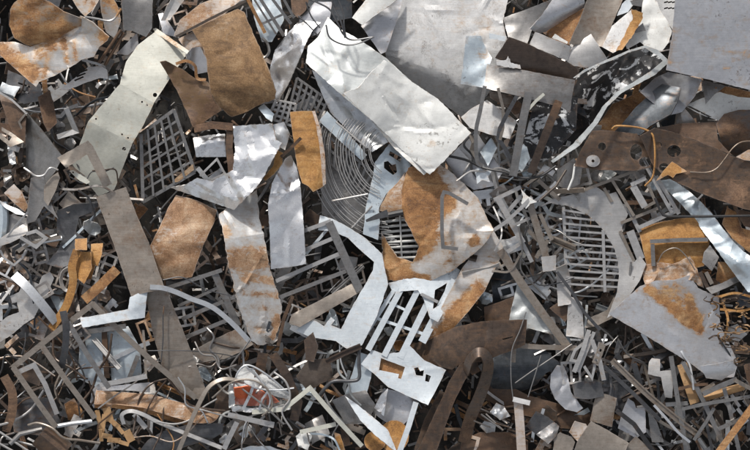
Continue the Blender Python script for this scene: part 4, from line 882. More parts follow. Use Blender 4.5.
sheet('dark_flap', 'dark brown wavy steel flap in the lower centre', 'flap', 'umber', 44, [(403, 346), (423, 341), (440, 334), (455, 327), (480, 321.5), (504, 320), (527, 319.5), (525, 345), (505, 353), (480, 362), (465, 361), (452, 369.5), (440, 367), (428, 364), (404, 359)],
      g=(0, .02), folds=[((440, 326), (452, 372), -.5, 10), ((472, 320), (462, 364), -.5, 8)], curls=[((403, 354), (527, 344), -.025)], dent=(.6, 40), wrinkles=5, holes=[[(502, 338.5), (513, 336), (513, 337.5), (503, 340)]], rust=.22, short='the dark wavy flap', step=3)
t = thing('hooked_strap', 'brown flat strap bent into a hook, standing in the bottom centre', 'strap', 470, 400, 20, 'the hooked brown strap')
bar('strap', None, None, 'strap', [(466, 372, 38), (470, 360, 48), (477, 353, 53), (484, 354, 53), (488, 363, 50), (486, 378, 44), (479, 398, 36), (471, 416, 28), (464, 442, 12)], 12, 1.6, smooth=True, twist=-.8, roll=.9, rust=[.15, (466, 430, 16, .5)], parent=t)
sheet('strap_leg', None, None, 'umber', 30, [(414, 458), (428, 428), (441, 400), (450, 380), (460, 364), (470, 356), (473, 366), (463, 384), (454, 402), (444, 430), (434, 458)], g=(.12, -.12), rust=.2, parent=t, th=2)
sheet('drum', 'dark blue curved drum side below the dark wavy flap', 'drum', 'blued', 16, [(478, 366), (500, 354), (525, 346), (546, 351), (562, 365), (546, 373), (536, 385), (510, 396), (494, 391)], curls=[((478, 372), (562, 360), -.025)], g=(0, .15), short='the dark blue drum side', step=3)
sheet('grey_disc', 'crescent of a lilac grey disc in the lower right of centre', 'disc', 'lilac', 22, [(557, 365), (564, 366), (568, 376), (571, 392), (583, 408), (577, 412), (565, 409), (555, 399), (550, 387), (551, 374)], g=(.1, .12), step=3, short='the lilac grey disc')
sheet('dark_tilted_plate', 'small dark grey tilted plate right of the lilac grey disc', 'plate', 'darksteel', 28, [(572, 384), (584, 381), (601, 382), (604, 396), (588, 399), (575, 398)], g=(0, .1), step=3.5, short='the small dark tilted plate')
t = thing('peeling_post', 'rusty post with peeling white paint and a crosspiece, bottom centre', 'post', 520, 430, 20, 'the peeling white post')
bar('post', None, None, 'salmon', [(518, 400, 36), (520, 425, 34), (522, 460, 30)], 9, 5, 'box', rust=.35, parent=t)
bar('crosspiece', None, None, 'dirtywhite', [(513, 399, 42), (530, 403, 42)], 5, 3, parent=t)
for lab, pts in [('thin wire rising from the peeling white post to the dark wavy flap', [(513, 398, 40), (511, 378, 44), (512, 350, 44), (520, 330, 44), (526, 312, 44)]), ('thin wire running from the peeling post up past the dark blue drum', [(528, 397, 38), (535, 375, 40), (541, 355, 40)]), ('thin wire slanting over the dark blue drum to the right', [(515, 383, 36), (535, 369, 38), (556, 355, 38), (572, 344, 36)])]:
    wire('thin_wire', lab, 'wire', 'steel', pts, .6)
bar('tan_angle_bar', 'tan bent bar framing the top of the dark blue drum', 'bar', 'tansteel', [(513, 362, 32), (514, 345, 34), (540, 347, 34), (577, 348, 33)], 5, 2, 'angle', rust=.15, short='the tan bent bar')
# ------------------------------------------------------------------ right of centre: cut-out lattices and the oval grille
t = thing('oval_grille', 'grey cut-out plate with an oval grille of horizontal slats, right of centre', 'grille', 595, 245, 16, 'the oval slatted grille')
arc = [(539, 207), (551, 203), (564, 205), (576, 209), (588, 215), (598, 224), (606, 234), (614, 248), (618, 262), (619, 276), (617, 292), (611, 308)]
sheet('plate', None, None, 'palesteel', 25, arc + [(607, 318), (622, 308), (632, 292), (640, 280), (646, 264), (640, 256), (634, 262), (626, 240), (622, 228), (628, 214), (616, 192), (608, 194), (596, 187), (580, 193), (566, 196), (552, 199)], g=(.02, .06), step=3.2, th=1.2,
      holes=[[(622, 232), (628, 230), (632, 240), (627, 243)]], parent=t)
for k in range(12):
    y0 = 210 + k * 6.7
    xr = float(np.interp(y0 + 3, [p[1] for p in arc[2:]], [p[0] for p in arc[2:]]))
    bar('slat', None, None, 'palesteel', [(563.5 + k * .25, y0, 24), ((564 + xr) / 2, y0 + 1.8, 24.5), (xr + 1, y0 + 3.4, 25)], 2.1, 1.6, parent=t)
for a, b in [((563.5, 207, 23), (567, 291, 22)), ((603, 230, 26), (605, 292, 25))]:
    bar('upright', None, None, 'palesteel', [a, b], 3, 2.2, parent=t)
t = thing('cutout_lattice', 'grey lattice of laser-cut frames between the oval grille and the yellow triangle', 'lattice', 635, 195, 14, 'the grey cut-out lattice')
for a, b, w in [((582, 191, 26), (648, 166, 30), 3), ((612, 180, 28), (634, 216, 28), 3), ((633, 171, 29), (641, 186, 29), 2.6), ((646, 166, 31), (672, 213, 30), 3.4), ((656, 176, 30), (679, 214, 28), 4), ((621, 223, 26), (661, 207, 28), 3), ((638, 228, 26), (676, 211, 28), 4),
                ((627, 206, 24), (640, 232, 24), 4), ((633, 186, 31), (645, 207, 31), 7), ((631, 185, 31.5), (646, 178, 32), 4), ((644, 208, 31), (655, 202, 31), 3), ((646, 180, 31), (656, 203, 30), 3), ((620, 231, 27), (634, 261, 26), 3), ((630, 231, 28.5), (641, 259, 27), 8), ((604, 188, 25), (612, 202, 25), 3)]:
    bar('frame_bar', None, None, 'palesteel' if w > 3 else 'tansteel', [a, b], w, 1.6, parent=t)
for lab, segs, mt in [('triangular truss-like offcut of pale bars right of the half white sheet', [((494, 200, 34), (521, 187, 36), 4), ((497, 197, 35), (523, 243, 33), 6), ((521, 243, 32), (507, 252, 31), 4), ((506, 214, 30), (521, 196, 32), 4), ((498, 212, 30), (516, 228, 32), 3), ((512, 226, 28), (530, 218, 30), 3), ((506, 252, 29), (514, 272, 28), 5), ((521, 240, 29), (532, 262, 27), 4)], 'palesteel'),
                      ('second truss-like offcut of tan bars beside the oval slatted grille', [((530, 204, 37), (546, 257, 32), 7), ((538, 180, 38), (560, 200, 34), 4), ((528, 230, 30), (548, 250, 28), 4), ((540, 214, 28), (552, 240, 28), 4), ((548, 240, 27), (536, 258, 27), 4), ((524, 186, 36), (544, 172, 36), 3)], 'tansteel')]:
    t = thing('truss_offcut', lab, 'lattice', 520, 225, 15, 'the ' + ('pale truss offcut' if mt == 'palesteel' else 'tan truss offcut'))
    for a, b, w in segs:
        bar('truss_bar', None, None, mt, [a, b], w, 1.6, rust=.08, parent=t)
bar('white_spanner_strip', 'pale strip with a star-shaped head in the middle of the truss-like offcuts', 'strip', 'palesteel', [(532, 197, 42), (520, 209, 42), (506, 222, 41), (494, 230, 40)], 3.6, 1.4, short='the star-headed strip')
sheet('star_offcut', 'bright star-shaped offcut at the head of the pale strip', 'offcut', 'white', 43, [(521, 189), (526, 195), (537, 202), (530, 204), (526, 209), (521, 203), (523, 197)], step=2.5)
sheet('bright_cross', 'bright white cross-shaped flake beside the dark ridged panel', 'flake', 'bluewhite', 38, [(474, 170), (480, 167), (484, 172), (492, 170), (488, 177), (490, 182), (482, 180), (477, 184), (476, 176)], step=2.5)
sheet('ridged_sheet', 'lilac grey panel with dark ridge lines under the corner of the white creased sheet', 'panel', 'lilac', 16, [(446, 160), (462, 144), (476, 131), (490, 152), (503, 172), (494, 186), (474, 190), (458, 180)], g=(0, .06), folds=[((456, 146), (488, 178), .8, 1), ((460, 142), (490, 174), -1.6, 1), ((463, 140), (494, 172), .8, 1)], short='the ridged lilac panel')
wire('black_cable', 'black cable running across the ridged lilac panel into the strips', 'cable', 'black', [(448, 156, 30), (466, 160, 34), (484, 168, 40), (504, 172, 44), (522, 178, 44), (540, 176, 44), (556, 166, 42)], 1.3, short='the black cable')
bar('dark_round_bar', 'dark round bar slanting down to the star-headed strip', 'rod', 'brown', [(566, 170, 38), (556, 186, 42), (540, 200, 43)], 2.6, 2.6, 'round')
sheet('blue_shard', 'light blue glassy shard below the hanging strips', 'shard', 'bluezinc', 28, [(480, 152), (491, 138), (497, 148), (488, 166)], g=(.2, .1), crum=(1.5, 12), step=3)
sheet('blue_shard', 'blue grey torn shard between the wide grey and wide brown flat bars', 'shard', 'bluezinc', 34, [(517, 150), (526, 142), (530, 158), (522, 172), (516, 166)], g=(-.2, .1), crum=(1.5, 12), step=3)
sheet('grey_curl_plate', 'grey curled plate under the left end of the brown holed plate', 'plate', 'steel', 26, [(557, 170), (574, 158), (582, 168), (580, 184), (566, 190), (556, 184)], curls=[((566, 156), (568, 192), -.05)], short='the grey curled plate')
bar('white_rod', 'bright bent rod in front of the grey curled plate', 'rod', 'white', [(575, 164, 34), (573, 178, 36), (568, 190, 36)], 2.2, 2.2, 'round', rust=[0, (574, 172, 5, .4)])
# orange plates, silver strip
sheet('orange_rust_plate', 'orange rusted plate under the grey corner frame at the right', 'plate', 'amber', 26, [(638, 228), (656, 223), (675, 219), (694, 217), (702, 228), (710, 240), (704, 266), (676, 272), (648, 270)], g=(0, .08), rust=[.9, (690, 250, 18, -.1)], short='the orange rusted plate')
t = thing('corner_bracket', 'grey corner frame of angle bar lying on the orange rusted plate', 'frame', 675, 250, 26, 'the grey corner frame')
bar('frame_bar', None, None, 'steel', [(650, 241.5, 32), (680, 240, 32), (708, 239.5, 32)], 4, 3, 'angle', parent=t)
bar('frame_bar', None, None, 'steel', [(652.5, 244, 32), (653.5, 266, 31)], 4, 3, 'angle', parent=t)
sheet('silver_long_strip', 'long crumpled light silver strip slanting down to the right edge', 'strip', 'bluezinc', 44, [(658, 181), (672, 179), (690, 192), (702, 203), (713, 215), (730, 238), (742, 250), (765, 268), (765, 296), (748, 292), (732, 271), (714, 246), (692, 216), (674, 197)], g=(0, .08), folds=[((660, 180), (748, 262), -.3, 2)], crum=(3, 40), crease=(6, .35), wrinkles=16, step=2.2, lips=False, short='the long light silver strip')
bar('black_rod', 'black bent rod crossing over the long light silver strip', 'rod', 'black', [(655, 198, 50), (659, 208, 51), (663, 215, 52), (668, 216.5, 52), (700, 216.5, 52), (765, 215.5, 50)], 2.6, 2.6, 'round', short='the black bent rod')
sheet('rust_corner_plate', 'rust brown plate right of the long light silver strip', 'plate', 'rust', 30, [(722, 224), (727, 207), (736, 212), (742, 228), (765, 234), (765, 262), (746, 250), (732, 238)], rust=.85, g=(0, .1), short='the rust brown corner plate')
sheet('brown_wedge', 'brown wedge plate above the rust brown corner plate at the right edge', 'plate', 'umber', 33, [(735, 209), (765, 214), (765, 232), (744, 226)], rust=.55)
sheet('grey_hanging_tab', 'grey square tab hanging off the long light silver strip', 'tab', 'steel', 38, [(704, 252), (710, 245), (719, 257), (712, 271), (702, 262)], g=(.1, .1), step=3.5, short='the grey square tab')
t = thing('rusty_bracket', 'brown triangular bracket with a dark foot plate at the right', 'bracket', 720, 280, 20, 'the brown triangular bracket')
sheet('foot_plate', None, None, 'steel', 34, [(706, 288), (722, 283), (738, 275), (742, 280), (726, 288), (712, 294)], g=(0, .3), step=3, parent=t)
sheet('gusset', None, None, 'rust', 30, [(718, 262), (726, 262), (740, 277), (722, 284), (716, 280)], rust=.75, step=3, parent=t)
bar('strut', None, None, 'tansteel', [(706, 272, 34), (712, 284, 34)], 4, 2, parent=t)
bar('strut', None, None, 'umber', [(700, 272, 28), (708, 288, 30)], 4, 2, parent=t)
sheet('salmon_sheet', 'salmon coloured crinkled rusty sheet behind the grey folded sheet', 'metal sheet', 'salmon', 32, [(641, 266), (655, 262), (672, 264), (690, 256), (698, 272), (704, 288), (690, 280), (664, 281), (645, 284)], rust=.58, crum=(1.6, 14), step=3, jit=.8, short='the salmon crinkled sheet')
wire('arched_wire', 'thin pale wire arching over the orange rusted plate', 'wire', 'tansteel', [(658, 262, 36), (664, 252, 40), (676, 248, 42), (686, 256, 40), (695, 270, 36)], .6)
t = thing('folded_grey_sheet', 'large smooth grey folded sheet with an orange rust band, lower right', 'metal sheet', 675, 325, 30, 'the large folded grey sheet')
sheet('sheet', None, None, 'silversheet', 40, [(609, 314), (624, 300), (640, 286), (656, 280.5), (674, 280), (690, 275), (698, 288), (719, 298), (720, 325), (730, 345), (738, 362), (734, 377), (710, 378), (690, 363), (650, 338)], g=(.0, .14), wrinkles=6, folds=[((644, 288), (700, 332), .25, 2), ((640, 293), (684, 278), -.3, 4), ((700, 383), (742, 345), .4, 6)], dent=(.9, 80),
      rust=[.08, (648, 289, 699, 330, 5.5, .75), (664, 288, 699, 316, 7, .5), (690, 300, 699, 326, 5, .5), (676, 284, 692, 296, 5, .35)], lips=False, step=3, parent=t)
sheet('turned_end', None, None, 'silversheet', 45, [(700, 366), (716, 364), (738, 359), (735, 372), (722, 380), (706, 378)], g=(0, -.3), curls=[((700, 370), (738, 366), -.03)], step=3, parent=t)
t = thing('coiled_swarf', 'tangle of coiled rusty metal turnings at the right edge', 'swarf', 725, 325, 35, 'the tangle of coiled turnings')
rng = random.Random(77)
for k in range(30):
    cx, cy = rng.uniform(708, 748), rng.uniform(294, 362)
    r = rng.uniform(2.5, 6.5); a0 = rng.uniform(0, 6.3); tr = rng.uniform(.5, 1.3)
    pts = [(cx + r * math.cos(a0 + i * tr * 1.0) + i * rng.uniform(-1, 2.4), cy + r * .7 * math.sin(a0 + i * tr * 1.0), 52 + i * .8 + rng.uniform(-3, 5)) for i in range(6)]
    bar('coil', None, None, 'brown' if k % 2 else 'ochre', pts, rng.uniform(1.0, 2.2), .7, smooth=True, twist=2.0, rust=.15 if k % 2 else .8, parent=t)
for a, b, c in [((718, 297), (735, 293), (752, 297)), ((720, 309), (740, 311), (752, 308)), ((722, 300), (728, 320), (724, 340))]:
    bar('straight_turning', None, None, 'amber', [(*a, 54), (*b, 57), (*c, 54)], 2.4, 1, smooth=True, rust=.7, parent=t)
# pale plates between the centre and the grey sheet
sheet('white_corrugated_sheet', 'off-white rippled sheet below the truss-like offcuts', 'metal sheet', 'greywhite', 22, [(509, 320), (514, 298), (518, 279), (526, 288), (540, 308), (555, 335), (540, 331), (527, 328)], crum=(2, 14), g=(0, .1), step=3, short='the off-white rippled sheet')
bar('tan_strip', 'long tan worn slat crossing the off-white rippled sheet', 'slat', 'tansteel', [(500, 250, 32), (522, 284, 31), (546, 318, 30), (568, 347, 28)], 8, 2, rust=.15, short='the long tan slat')
sheet('brown_square_plate', 'brown square plate between the curved white strip and the off-white rippled sheet', 'plate', 'umber', 20, [(484, 307), (499, 302), (514, 296), (511, 320), (498, 321), (485, 322)], rust=.35, short='the brown square plate')
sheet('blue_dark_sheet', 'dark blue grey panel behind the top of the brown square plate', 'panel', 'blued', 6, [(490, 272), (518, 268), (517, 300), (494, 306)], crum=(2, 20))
sheet('pale_step_plate', 'pale grey long plate standing right of the long tan slat', 'plate', 'palesteel', 28, [(566, 336), (568, 306), (570, 296), (582, 302), (583, 320), (584, 339), (575, 337)], g=(.05, .1), step=3.5, short='the pale standing plate')
sheet('pale_upper_plate', 'pale grey plate with a slit above the pale standing plate', 'plate', 'palesteel', 24, [(556, 268), (566, 264), (571, 280), (571, 304), (558, 306)], g=(.05, .1), step=3.5)
sheet('square_pale_tab', 'square pale grey tab between the truss-like offcuts and the oval grille', 'tab', 'palesteel', 36, [(541, 257), (556, 255), (556, 270), (543, 272)], g=(0, .1), step=3.5)
bar('dark_diagonal', 'dark diagonal strip right of the pale upper plate', 'strip', 'darksteel', [(557, 272, 34), (572, 292, 34), (584, 312, 32), (600, 330, 30)], 3.2, 1.4)
sheet('broad_curved_blade', 'broad tan grey curved blade running from the oval grille to the lower centre', 'blade', 'tansteel', 22, [(589, 318), (607, 310), (614, 296), (621, 306), (612, 318), (596, 326), (584, 328)], g=(0, .1), step=3.5)
# bright cut ends
t = thing('hook_rack', 'cluster of bright cut bars with square hooks, below the pale standing plate', 'rack', 585, 355, 24, 'the cluster of bright hooked bars')
for pts, w in [([(589, 330, 36), (583, 350, 38), (574, 372, 36)], 4.5), ([(592, 340, 36), (600, 362, 36), (604, 380, 34)], 4.5), ([(585, 342, 34), (575, 350, 36), (571, 360, 36), (580, 362, 36)], 3), ([(600, 342, 34), (596, 360, 34), (592, 378, 34), (584, 366, 34)], 3), ([(606, 334, 34), (602, 346, 34), (612, 342, 34)], 2.5), ([(578, 372, 34), (586, 352, 36), (594, 332, 34)], 3.5)]:
    bar('hook', None, None, 'palesteel', pts, w, 1.6, 'angle' if w > 3 else 'flat', parent=t)
sheet('ladder_offcut', 'small ladder-shaped offcut with three square holes beside the bright hooked bars', 'offcut', 'tansteel', 38, [(592, 362), (600, 342), (606, 345), (598, 366)], holes=[[(599, 348), (602, 349.5), (601, 352), (598, 350.5)], [(597, 353), (600, 354.5), (599, 357), (596, 355.5)], [(595, 358), (598, 359.5), (597, 362), (594, 360.5)]], step=2)
# bottom right bundle
rods = [('long grey flat bar leading down from under the folded grey sheet', [(671, 356, 38), (677, 395, 36), (687, 455, 30)], 4.6, 'steel', 'flat', 0), ('grey angle bar slanting right below the folded grey sheet', [(683, 362, 37), (703, 400, 36), (728, 455, 32)], 4.6, 'steel', 'angle', 0),
        ('long brown channel slanting from the hooked bars to the lower right', [(612, 360, 34), (646, 393, 34), (676, 418, 32), (700, 436, 28)], 6, 'tansteel', 'channel', .2), ('dark long strip left of the brown channel', [(604, 366, 32), (636, 396, 33), (660, 420, 30)], 4, 'darksteel', 'flat', 0),
        ('bright thin shiny strip in the bottom right', [(654, 405, 40), (666, 418, 41), (678, 432, 40), (690, 442, 38)], 2.6, 'foil', 'flat', 0), ('black curved bar left of the bright thin strip', [(616, 410, 36), (634, 424, 36), (654, 452, 32)], 4.5, 'black', 'flat', 0),
        ('orange brown flat bar crossing the bottom right corner', [(714, 458, 46), (732, 434, 46), (756, 402, 44)], 7, 'rust', 'flat', .8), ('grey bar running level across the lower right bundle', [(682, 409, 40), (704, 404, 40), (728, 400, 38), (752, 396, 36)], 3.6, 'steel', 'flat', 0),
        ('grey flat bar rising to the right under the turned end of the folded sheet', [(703, 394, 41), (720, 386, 41), (737, 379, 40)], 5, 'steel', 'flat', 0), ('short rusty bar below the turned end of the folded sheet', [(678, 389, 36), (694, 385, 38), (708, 384, 37)], 3, 'umber', 'flat', .4),
        ('steel bar slanting steeply at the bottom right', [(724, 388, 34), (730, 410, 36), (740, 455, 30)], 4, 'steel', 'angle', 0), ('steel bar slanting from the right edge into the bundle', [(756, 412, 38), (736, 421, 38), (718, 429, 36)], 4, 'steel', 'flat', 0),
        ('pale narrow bar standing at the bottom right corner', [(728, 420, 30), (727, 452, 28)], 4.5, 'zinc', 'flat', 0), ('grey narrow bar crossing between the grey angle bars', [(694, 440, 34), (706, 422, 36), (714, 408, 36)], 3.5, 'steel', 'flat', 0), ('dark thin bar beside the grey angle bar at the bottom', [(704, 410, 30), (710, 440, 28), (714, 458, 26)], 3, 'darksteel', 'flat', 0),
        ('rusty thin bar at the bottom between the two long grey bars', [(690, 428, 30), (700, 448, 28), (706, 458, 26)], 2.6, 'umber', 'flat', .5), ('tan strip ending at the right edge below the coiled turnings', [(735, 380, 42), (746, 386, 42), (758, 392, 40)], 4, 'tansteel', 'flat', 0)]
for lab, pts, w, mt, kd, rr in rods:
    bar('long_bar', lab, 'bar', mt, pts, w, 1.6, kd, rust=rr, smooth=len(pts) > 3, group='bars bundled in the lower right', short={'long grey f': 'the long grey bar of the bundle', 'grey angle ': 'the grey angle bar', 'long brown ': 'the long brown channel', 'bright thin': 'the bright thin strip', 'orange brow': 'the orange corner bar', 'black curve': 'the black curved bar'}.get(lab[:11]))
sheet('step_plate', 'grey plate cut in steps, left of the long grey bar under the folded sheet', 'plate', 'palesteel', 32, [(648, 374), (649, 362), (652, 358), (660, 359), (660, 371), (672, 370), (673, 386), (672, 398), (665, 397), (661, 377)], g=(.05, .1), step=3, short='the stepped grey plate')
t = thing('wooden_block', 'orange tan wooden block wedged between the grey bars of the lower right bundle', 'block', 690, 385, 24, 'the wooden block')
bar('block', None, None, 'wood', [(682, 364, 28), (688, 382, 29), (695, 403, 28)], 10, 6, rust=.35, parent=t)
bar('worn_log', 'tan weathered wooden stick lying under the grey bars at the right', 'stick', 'wood', [(704, 397, 30), (720, 393, 31), (744, 386, 31)], 8, 8, 'round', smooth=True, rust=.1, short='the weathered stick')
# bottom centre and bottom plates
sheet('concrete_grey_plate', 'large taupe grey plate at the bottom edge right of centre', 'plate', 'tansteel', 34, [(572, 455), (578, 440), (591, 421), (608, 430), (629, 443), (622, 458), (600, 462)], g=(0, .1), short='the taupe plate at the bottom edge', th=1.4)
sheet('rounded_plate', 'small taupe plate with rounded corners at the bottom edge', 'plate', 'tansteel', 30, [(552, 455), (555, 436), (560, 432), (572, 437), (575, 442), (570, 458)], g=(0, .1), step=3, th=1.4, short='the small rounded plate')
sheet('pinkish_tab', 'pinkish tan tab between the taupe plates at the bottom', 'tab', 'salmon', 31, [(569, 432), (575, 421), (586, 424), (588, 428), (578, 442)], rust=.3, step=3)
sheet('tan_corner_plate', 'tan plate corner right of the taupe plate at the bottom edge', 'plate', 'tansteel', 33, [(624, 448), (636, 436), (650, 448), (654, 460), (620, 460)], g=(0, .1), rust=.1)
sheet('curved_bronze_plate', 'bronze coloured curved plate standing above the taupe plate at the bottom', 'plate', 'tansteel', 30, [(590, 421), (596, 393), (606, 394), (617, 398), (614, 414), (612, 427), (602, 424)], curls=[((590, 400), (616, 402), -.0)], folds=[((603, 392), (600, 426), -.5, 8)], rust=[.1, (610, 420, 9, .3)], short='the bronze curved plate', step=3)
sheet('white_broken_plates', 'light broken plate with jagged top right of the bronze curved plate', 'plate', 'lilac', 24, [(618, 428), (622, 412), (628, 398), (634, 402), (636, 408), (645, 407), (646, 432), (636, 438)], g=(0, .1), step=3, short='the light broken plate')
sheet('dark_leaning_plate', 'dark grey plate leaning behind the black curved bar', 'plate', 'steel', 20, [(648, 412), (656, 420), (664, 442), (652, 442), (650, 430)], step=3)
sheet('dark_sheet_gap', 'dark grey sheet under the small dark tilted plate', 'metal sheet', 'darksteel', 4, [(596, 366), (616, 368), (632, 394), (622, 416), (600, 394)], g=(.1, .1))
sheet('brown_beam', 'broad dark brown beam running across the bottom centre', 'beam', 'umber', 8, [(486, 372), (502, 382), (530, 396), (560, 404), (592, 414), (590, 430), (560, 428), (536, 418), (508, 412), (484, 398)], g=(0, .1), rust=.35, th=3, short='the broad dark brown beam')
sheet('brown_floor_plate', 'dark brown plate at the bottom edge below the bundle of thin rods', 'plate', 'umber', 10, [(462, 440), (480, 432), (510, 432), (528, 440), (528, 462), (458, 462)], rust=.45, g=(0, .1))
sheet('grey_folded_tray', 'dark grey folded tray between the peeling post and the small rounded plate', 'tray', 'darksteel', 20, [(526, 426), (536, 411), (548, 417), (559, 426), (556, 436), (548, 444), (538, 436)], folds=[((542, 430), (556, 420), .7, 1)], g=(0, .05), step=3, short='the dark grey tray')
t = thing('rod_bundle', 'bundle of thin rusty rods with a grey rag, beside the hooked brown strap', 'rods', 493, 420, 16, 'the bundle of thin rods')
rng = random.Random(5)
for k in range(16):
    x, y = rng.uniform(482, 502), rng.uniform(410, 426)
    a = rng.uniform(.4, 1.1)
    L = rng.uniform(9, 17)
    bar('rod', None, None, rng.choice(['steel', 'umber', 'palesteel']), [(x - L * math.cos(a) * .9, y - L * math.sin(a) * .6, 26 + rng.uniform(-4, 5)), (x + L * math.cos(a) * .9, y + L * math.sin(a) * .6, 25 + rng.uniform(-4, 4))], 1.6, 1.6, 'round', rust=.2, parent=t)
sheet('rag', None, None, 'zinc', 30, [(490, 412), (496, 403), (504, 406), (510, 416), (500, 420)], crum=(3, 10), step=2, parent=t)
sheet('brown_slope_plate', 'dark brown sloping plate left of the hooked brown strap at the bottom', 'plate', 'brown', 6, [(410, 462), (424, 420), (440, 390), (452, 396), (440, 430), (436, 462)], rust=.25)
# bottom left
sheet('dark_square_sheet', 'dark grey square sheet behind the lower left of the welded frame', 'metal sheet', 'darksteel', 10, [(10, 400), (30, 396), (48, 398), (62, 424), (46, 436), (14, 432)], g=(0, .08), rust=.15, short='the dark square sheet')
bar('brown_cylinder', 'dark brown cylinder at the bottom left edge', 'cylinder', 'umber', [(40, 434, 26), (64, 454, 26)], 26, 26, 'round', rust=.25, short='the brown cylinder')
bar('brown_curved_strip', 'brown rusty curved strip at the left edge of the lower part', 'strip', 'umber', [(4, 376, 24), (12, 392, 26), (12, 412, 26), (6, 430, 24)], 9, 1.4, smooth=True, rust=.5)
bar('silver_tube', 'short silver tube above the brown cylinder', 'tube', 'zinc', [(57, 426, 30), (74, 423, 31), (92, 421, 30)], 4.5, 4.5, 'round')
bar('grey_tube', 'grey bent tube at the left of the brown cylinder', 'tube', 'steel', [(10, 444, 24), (20, 434, 25), (42, 429, 25)], 5, 5, 'round')
wire('light_bent_wire', 'light tan bent wire running over the brown cylinder', 'wire', 'tansteel', [(28, 425, 36), (38, 423, 40), (52, 428, 44), (64, 438, 44), (80, 440, 40), (100, 443, 36)], 1.3, rust=.2, short='the light bent wire')
for k, (a, b) in enumerate([((-3, 430, 26), (30, 452, 24)), ((-3, 442, 26), (22, 456, 24)), ((6, 438, 22), (36, 446, 22))]):
    bar('pale_thin_rod', ['topmost of three pale thin rods at the bottom left corner', 'lowest of three pale thin rods at the bottom left corner', 'rightmost of three pale thin rods at the bottom left corner'][k], 'rod', 'palesteel', [a, b], 2.4, 2, 'round', group='pale rods in the bottom left corner')
sheet('orange_glint_plate', 'rust orange curved plate behind the welded frame, left of the brown plank', 'plate', 'rust', 4, [(64, 404), (74, 398), (84, 412), (82, 420), (68, 420)], rust=.85, curls=[((64, 410), (86, 414), -.05)])  # rust colour over the whole plate
chips = thing('wood_chips', 'small heap of orange yellow wood splinters under the brown plank', 'splinters', 115, 425, 18, 'the orange yellow splinters')
for x, y, L, w, a in [(99, 419, 18, 4.5, 1.35), (103, 424, 20, 5, 1.75), (108, 414, 14, 8, 1.3), (113, 422, 16, 5, .7), (107, 436, 10, 5, .2), (114, 440, 13, 5, .1), (129, 436, 12, 8, 1.1), (119, 428, 14, 4, .9), (101, 435, 12, 4, 1.5), (124, 443, 10, 4, .3)]:
    c, s = math.cos(a) * L / 2, math.sin(a) * L / 2
    bar('splinter', None, None, 'wood', [(x - c, y - s, 26 + (x * 7 % 5)), (x + c, y + s, 24 + (y * 3 % 5))], w, 1.8, rust=.3, parent=chips)
sheet('black_leaf_plate', 'black curved leaf-shaped plate at the bottom below the brown plank', 'plate', 'darksteel', 28, [(136, 455), (148, 440), (163, 431), (185, 425), (224, 423), (222, 433), (210, 440), (186, 446), (168, 455)], g=(0, .1), curls=[((136, 446), (224, 428), -.03)], short='the black leaf-shaped plate', step=3)
bar('light_curved_strip', 'light grey curved strip looping under the brown plank', 'strip', 'palesteel', [(124, 424, 30), (122, 415, 32), (130, 411, 34), (142, 414, 34), (158, 422, 32), (182, 432, 30), (222, 448, 28)], 4, 1.4, smooth=True, roll=.3, short='the light looping strip')
bar('tan_short_strip', 'short light strip slanting below the light looping strip', 'strip', 'palesteel', [(134, 414, 28), (146, 428, 28)], 5, 1.4)
bar('arched_strip', 'tan strip bent in an arch over the silver bag', 'strip', 'tansteel', [(178, 452, 42), (189, 426, 44), (200, 402, 46), (210, 386, 48), (225, 379, 48), (244, 382, 46)], 4.4, 1.4, smooth=True, twist=.9, short='the arched tan strip')
bar('pale_flat_strip', 'pale flat strip standing left of the silver bag, leaning right', 'strip', 'palesteel', [(237, 422, 38), (230, 436, 36), (224, 449, 34)], 5, 1.2)
bar('long_pale_strip', 'long pale strip bent at the top, right of the silver bag', 'strip', 'olivewhite', [(252, 412, 40), (284, 409, 44), (310, 388, 50), (336, 418, 46), (362, 446, 40)], 4.6, 1.6, short='the long pale bent strip')
bar('pale_cross_strip', 'pale strip running level below the silver bag', 'strip', 'palesteel', [(228, 414, 40), (252, 420, 40), (274, 425, 38)], 5.5, 1.4, taper=(.8, 1.1))
bar('pale_cross_strip', 'cream strip running level left of the foot of the long pale bent strip', 'strip', 'olivewhite', [(300, 432, 36), (318, 428, 37), (336, 424, 38)], 4.5, 1.4)
sheet('pointed_blue_strip', 'pale pointed leaf-shaped strip in front of the orange discs at the bottom', 'strip', 'bluewhite', 40, [(345, 396), (354, 402), (372, 416), (388, 430), (397, 452), (390, 447), (374, 434), (360, 420)], g=(0, .1), step=3, short='the pale pointed strip')
# silver bag with an orange cloth
t = thing('silver_bag', 'crushed clear and silver bag holding an orange cloth, bottom left of centre', 'bag', 262, 395, 18, 'the silver bag with orange cloth')
sheet('orange_cloth', None, None, 'orangecloth', 35, [(234, 388), (248, 386), (260, 390), (272, 396), (280, 402), (266, 405), (250, 406), (235, 404)], crum=(4, 24), crease=(5, .5), folds=[((232, 393), (280, 396), -.8, 1), ((232, 399), (284, 402), .9, 1)], g=(0, .0), step=2, parent=t, lips=False)
sheet('silver_wrap', None, None, 'wrap', 38, [(232, 390), (237, 372), (246, 366), (262, 373), (278, 384), (290, 394), (289, 400), (276, 396), (262, 389), (250, 385)], crum=(4, 22), crease=(5, .4), step=2, jit=.6, parent=t, lips=False)
for a_ in [[(233, 388, 42), (238, 372, 43), (248, 365, 43), (266, 374, 43), (290, 394, 40)], [(252, 368, 41), (262, 382, 43), (270, 398, 43), (268, 410, 42)], [(240, 380, 42), (256, 388, 44), (276, 390, 43), (294, 388, 42)]]:
    wire('wrap_rib', None, None, 'zinc', a_, .9, parent=t)
sheet('wrap_hem', None, None, 'zinc', 37, [(231, 405), (250, 408), (272, 407), (291, 403), (290, 409), (262, 413), (232, 411)], crum=(3, 20), step=2, jit=.5, parent=t, lips=False)
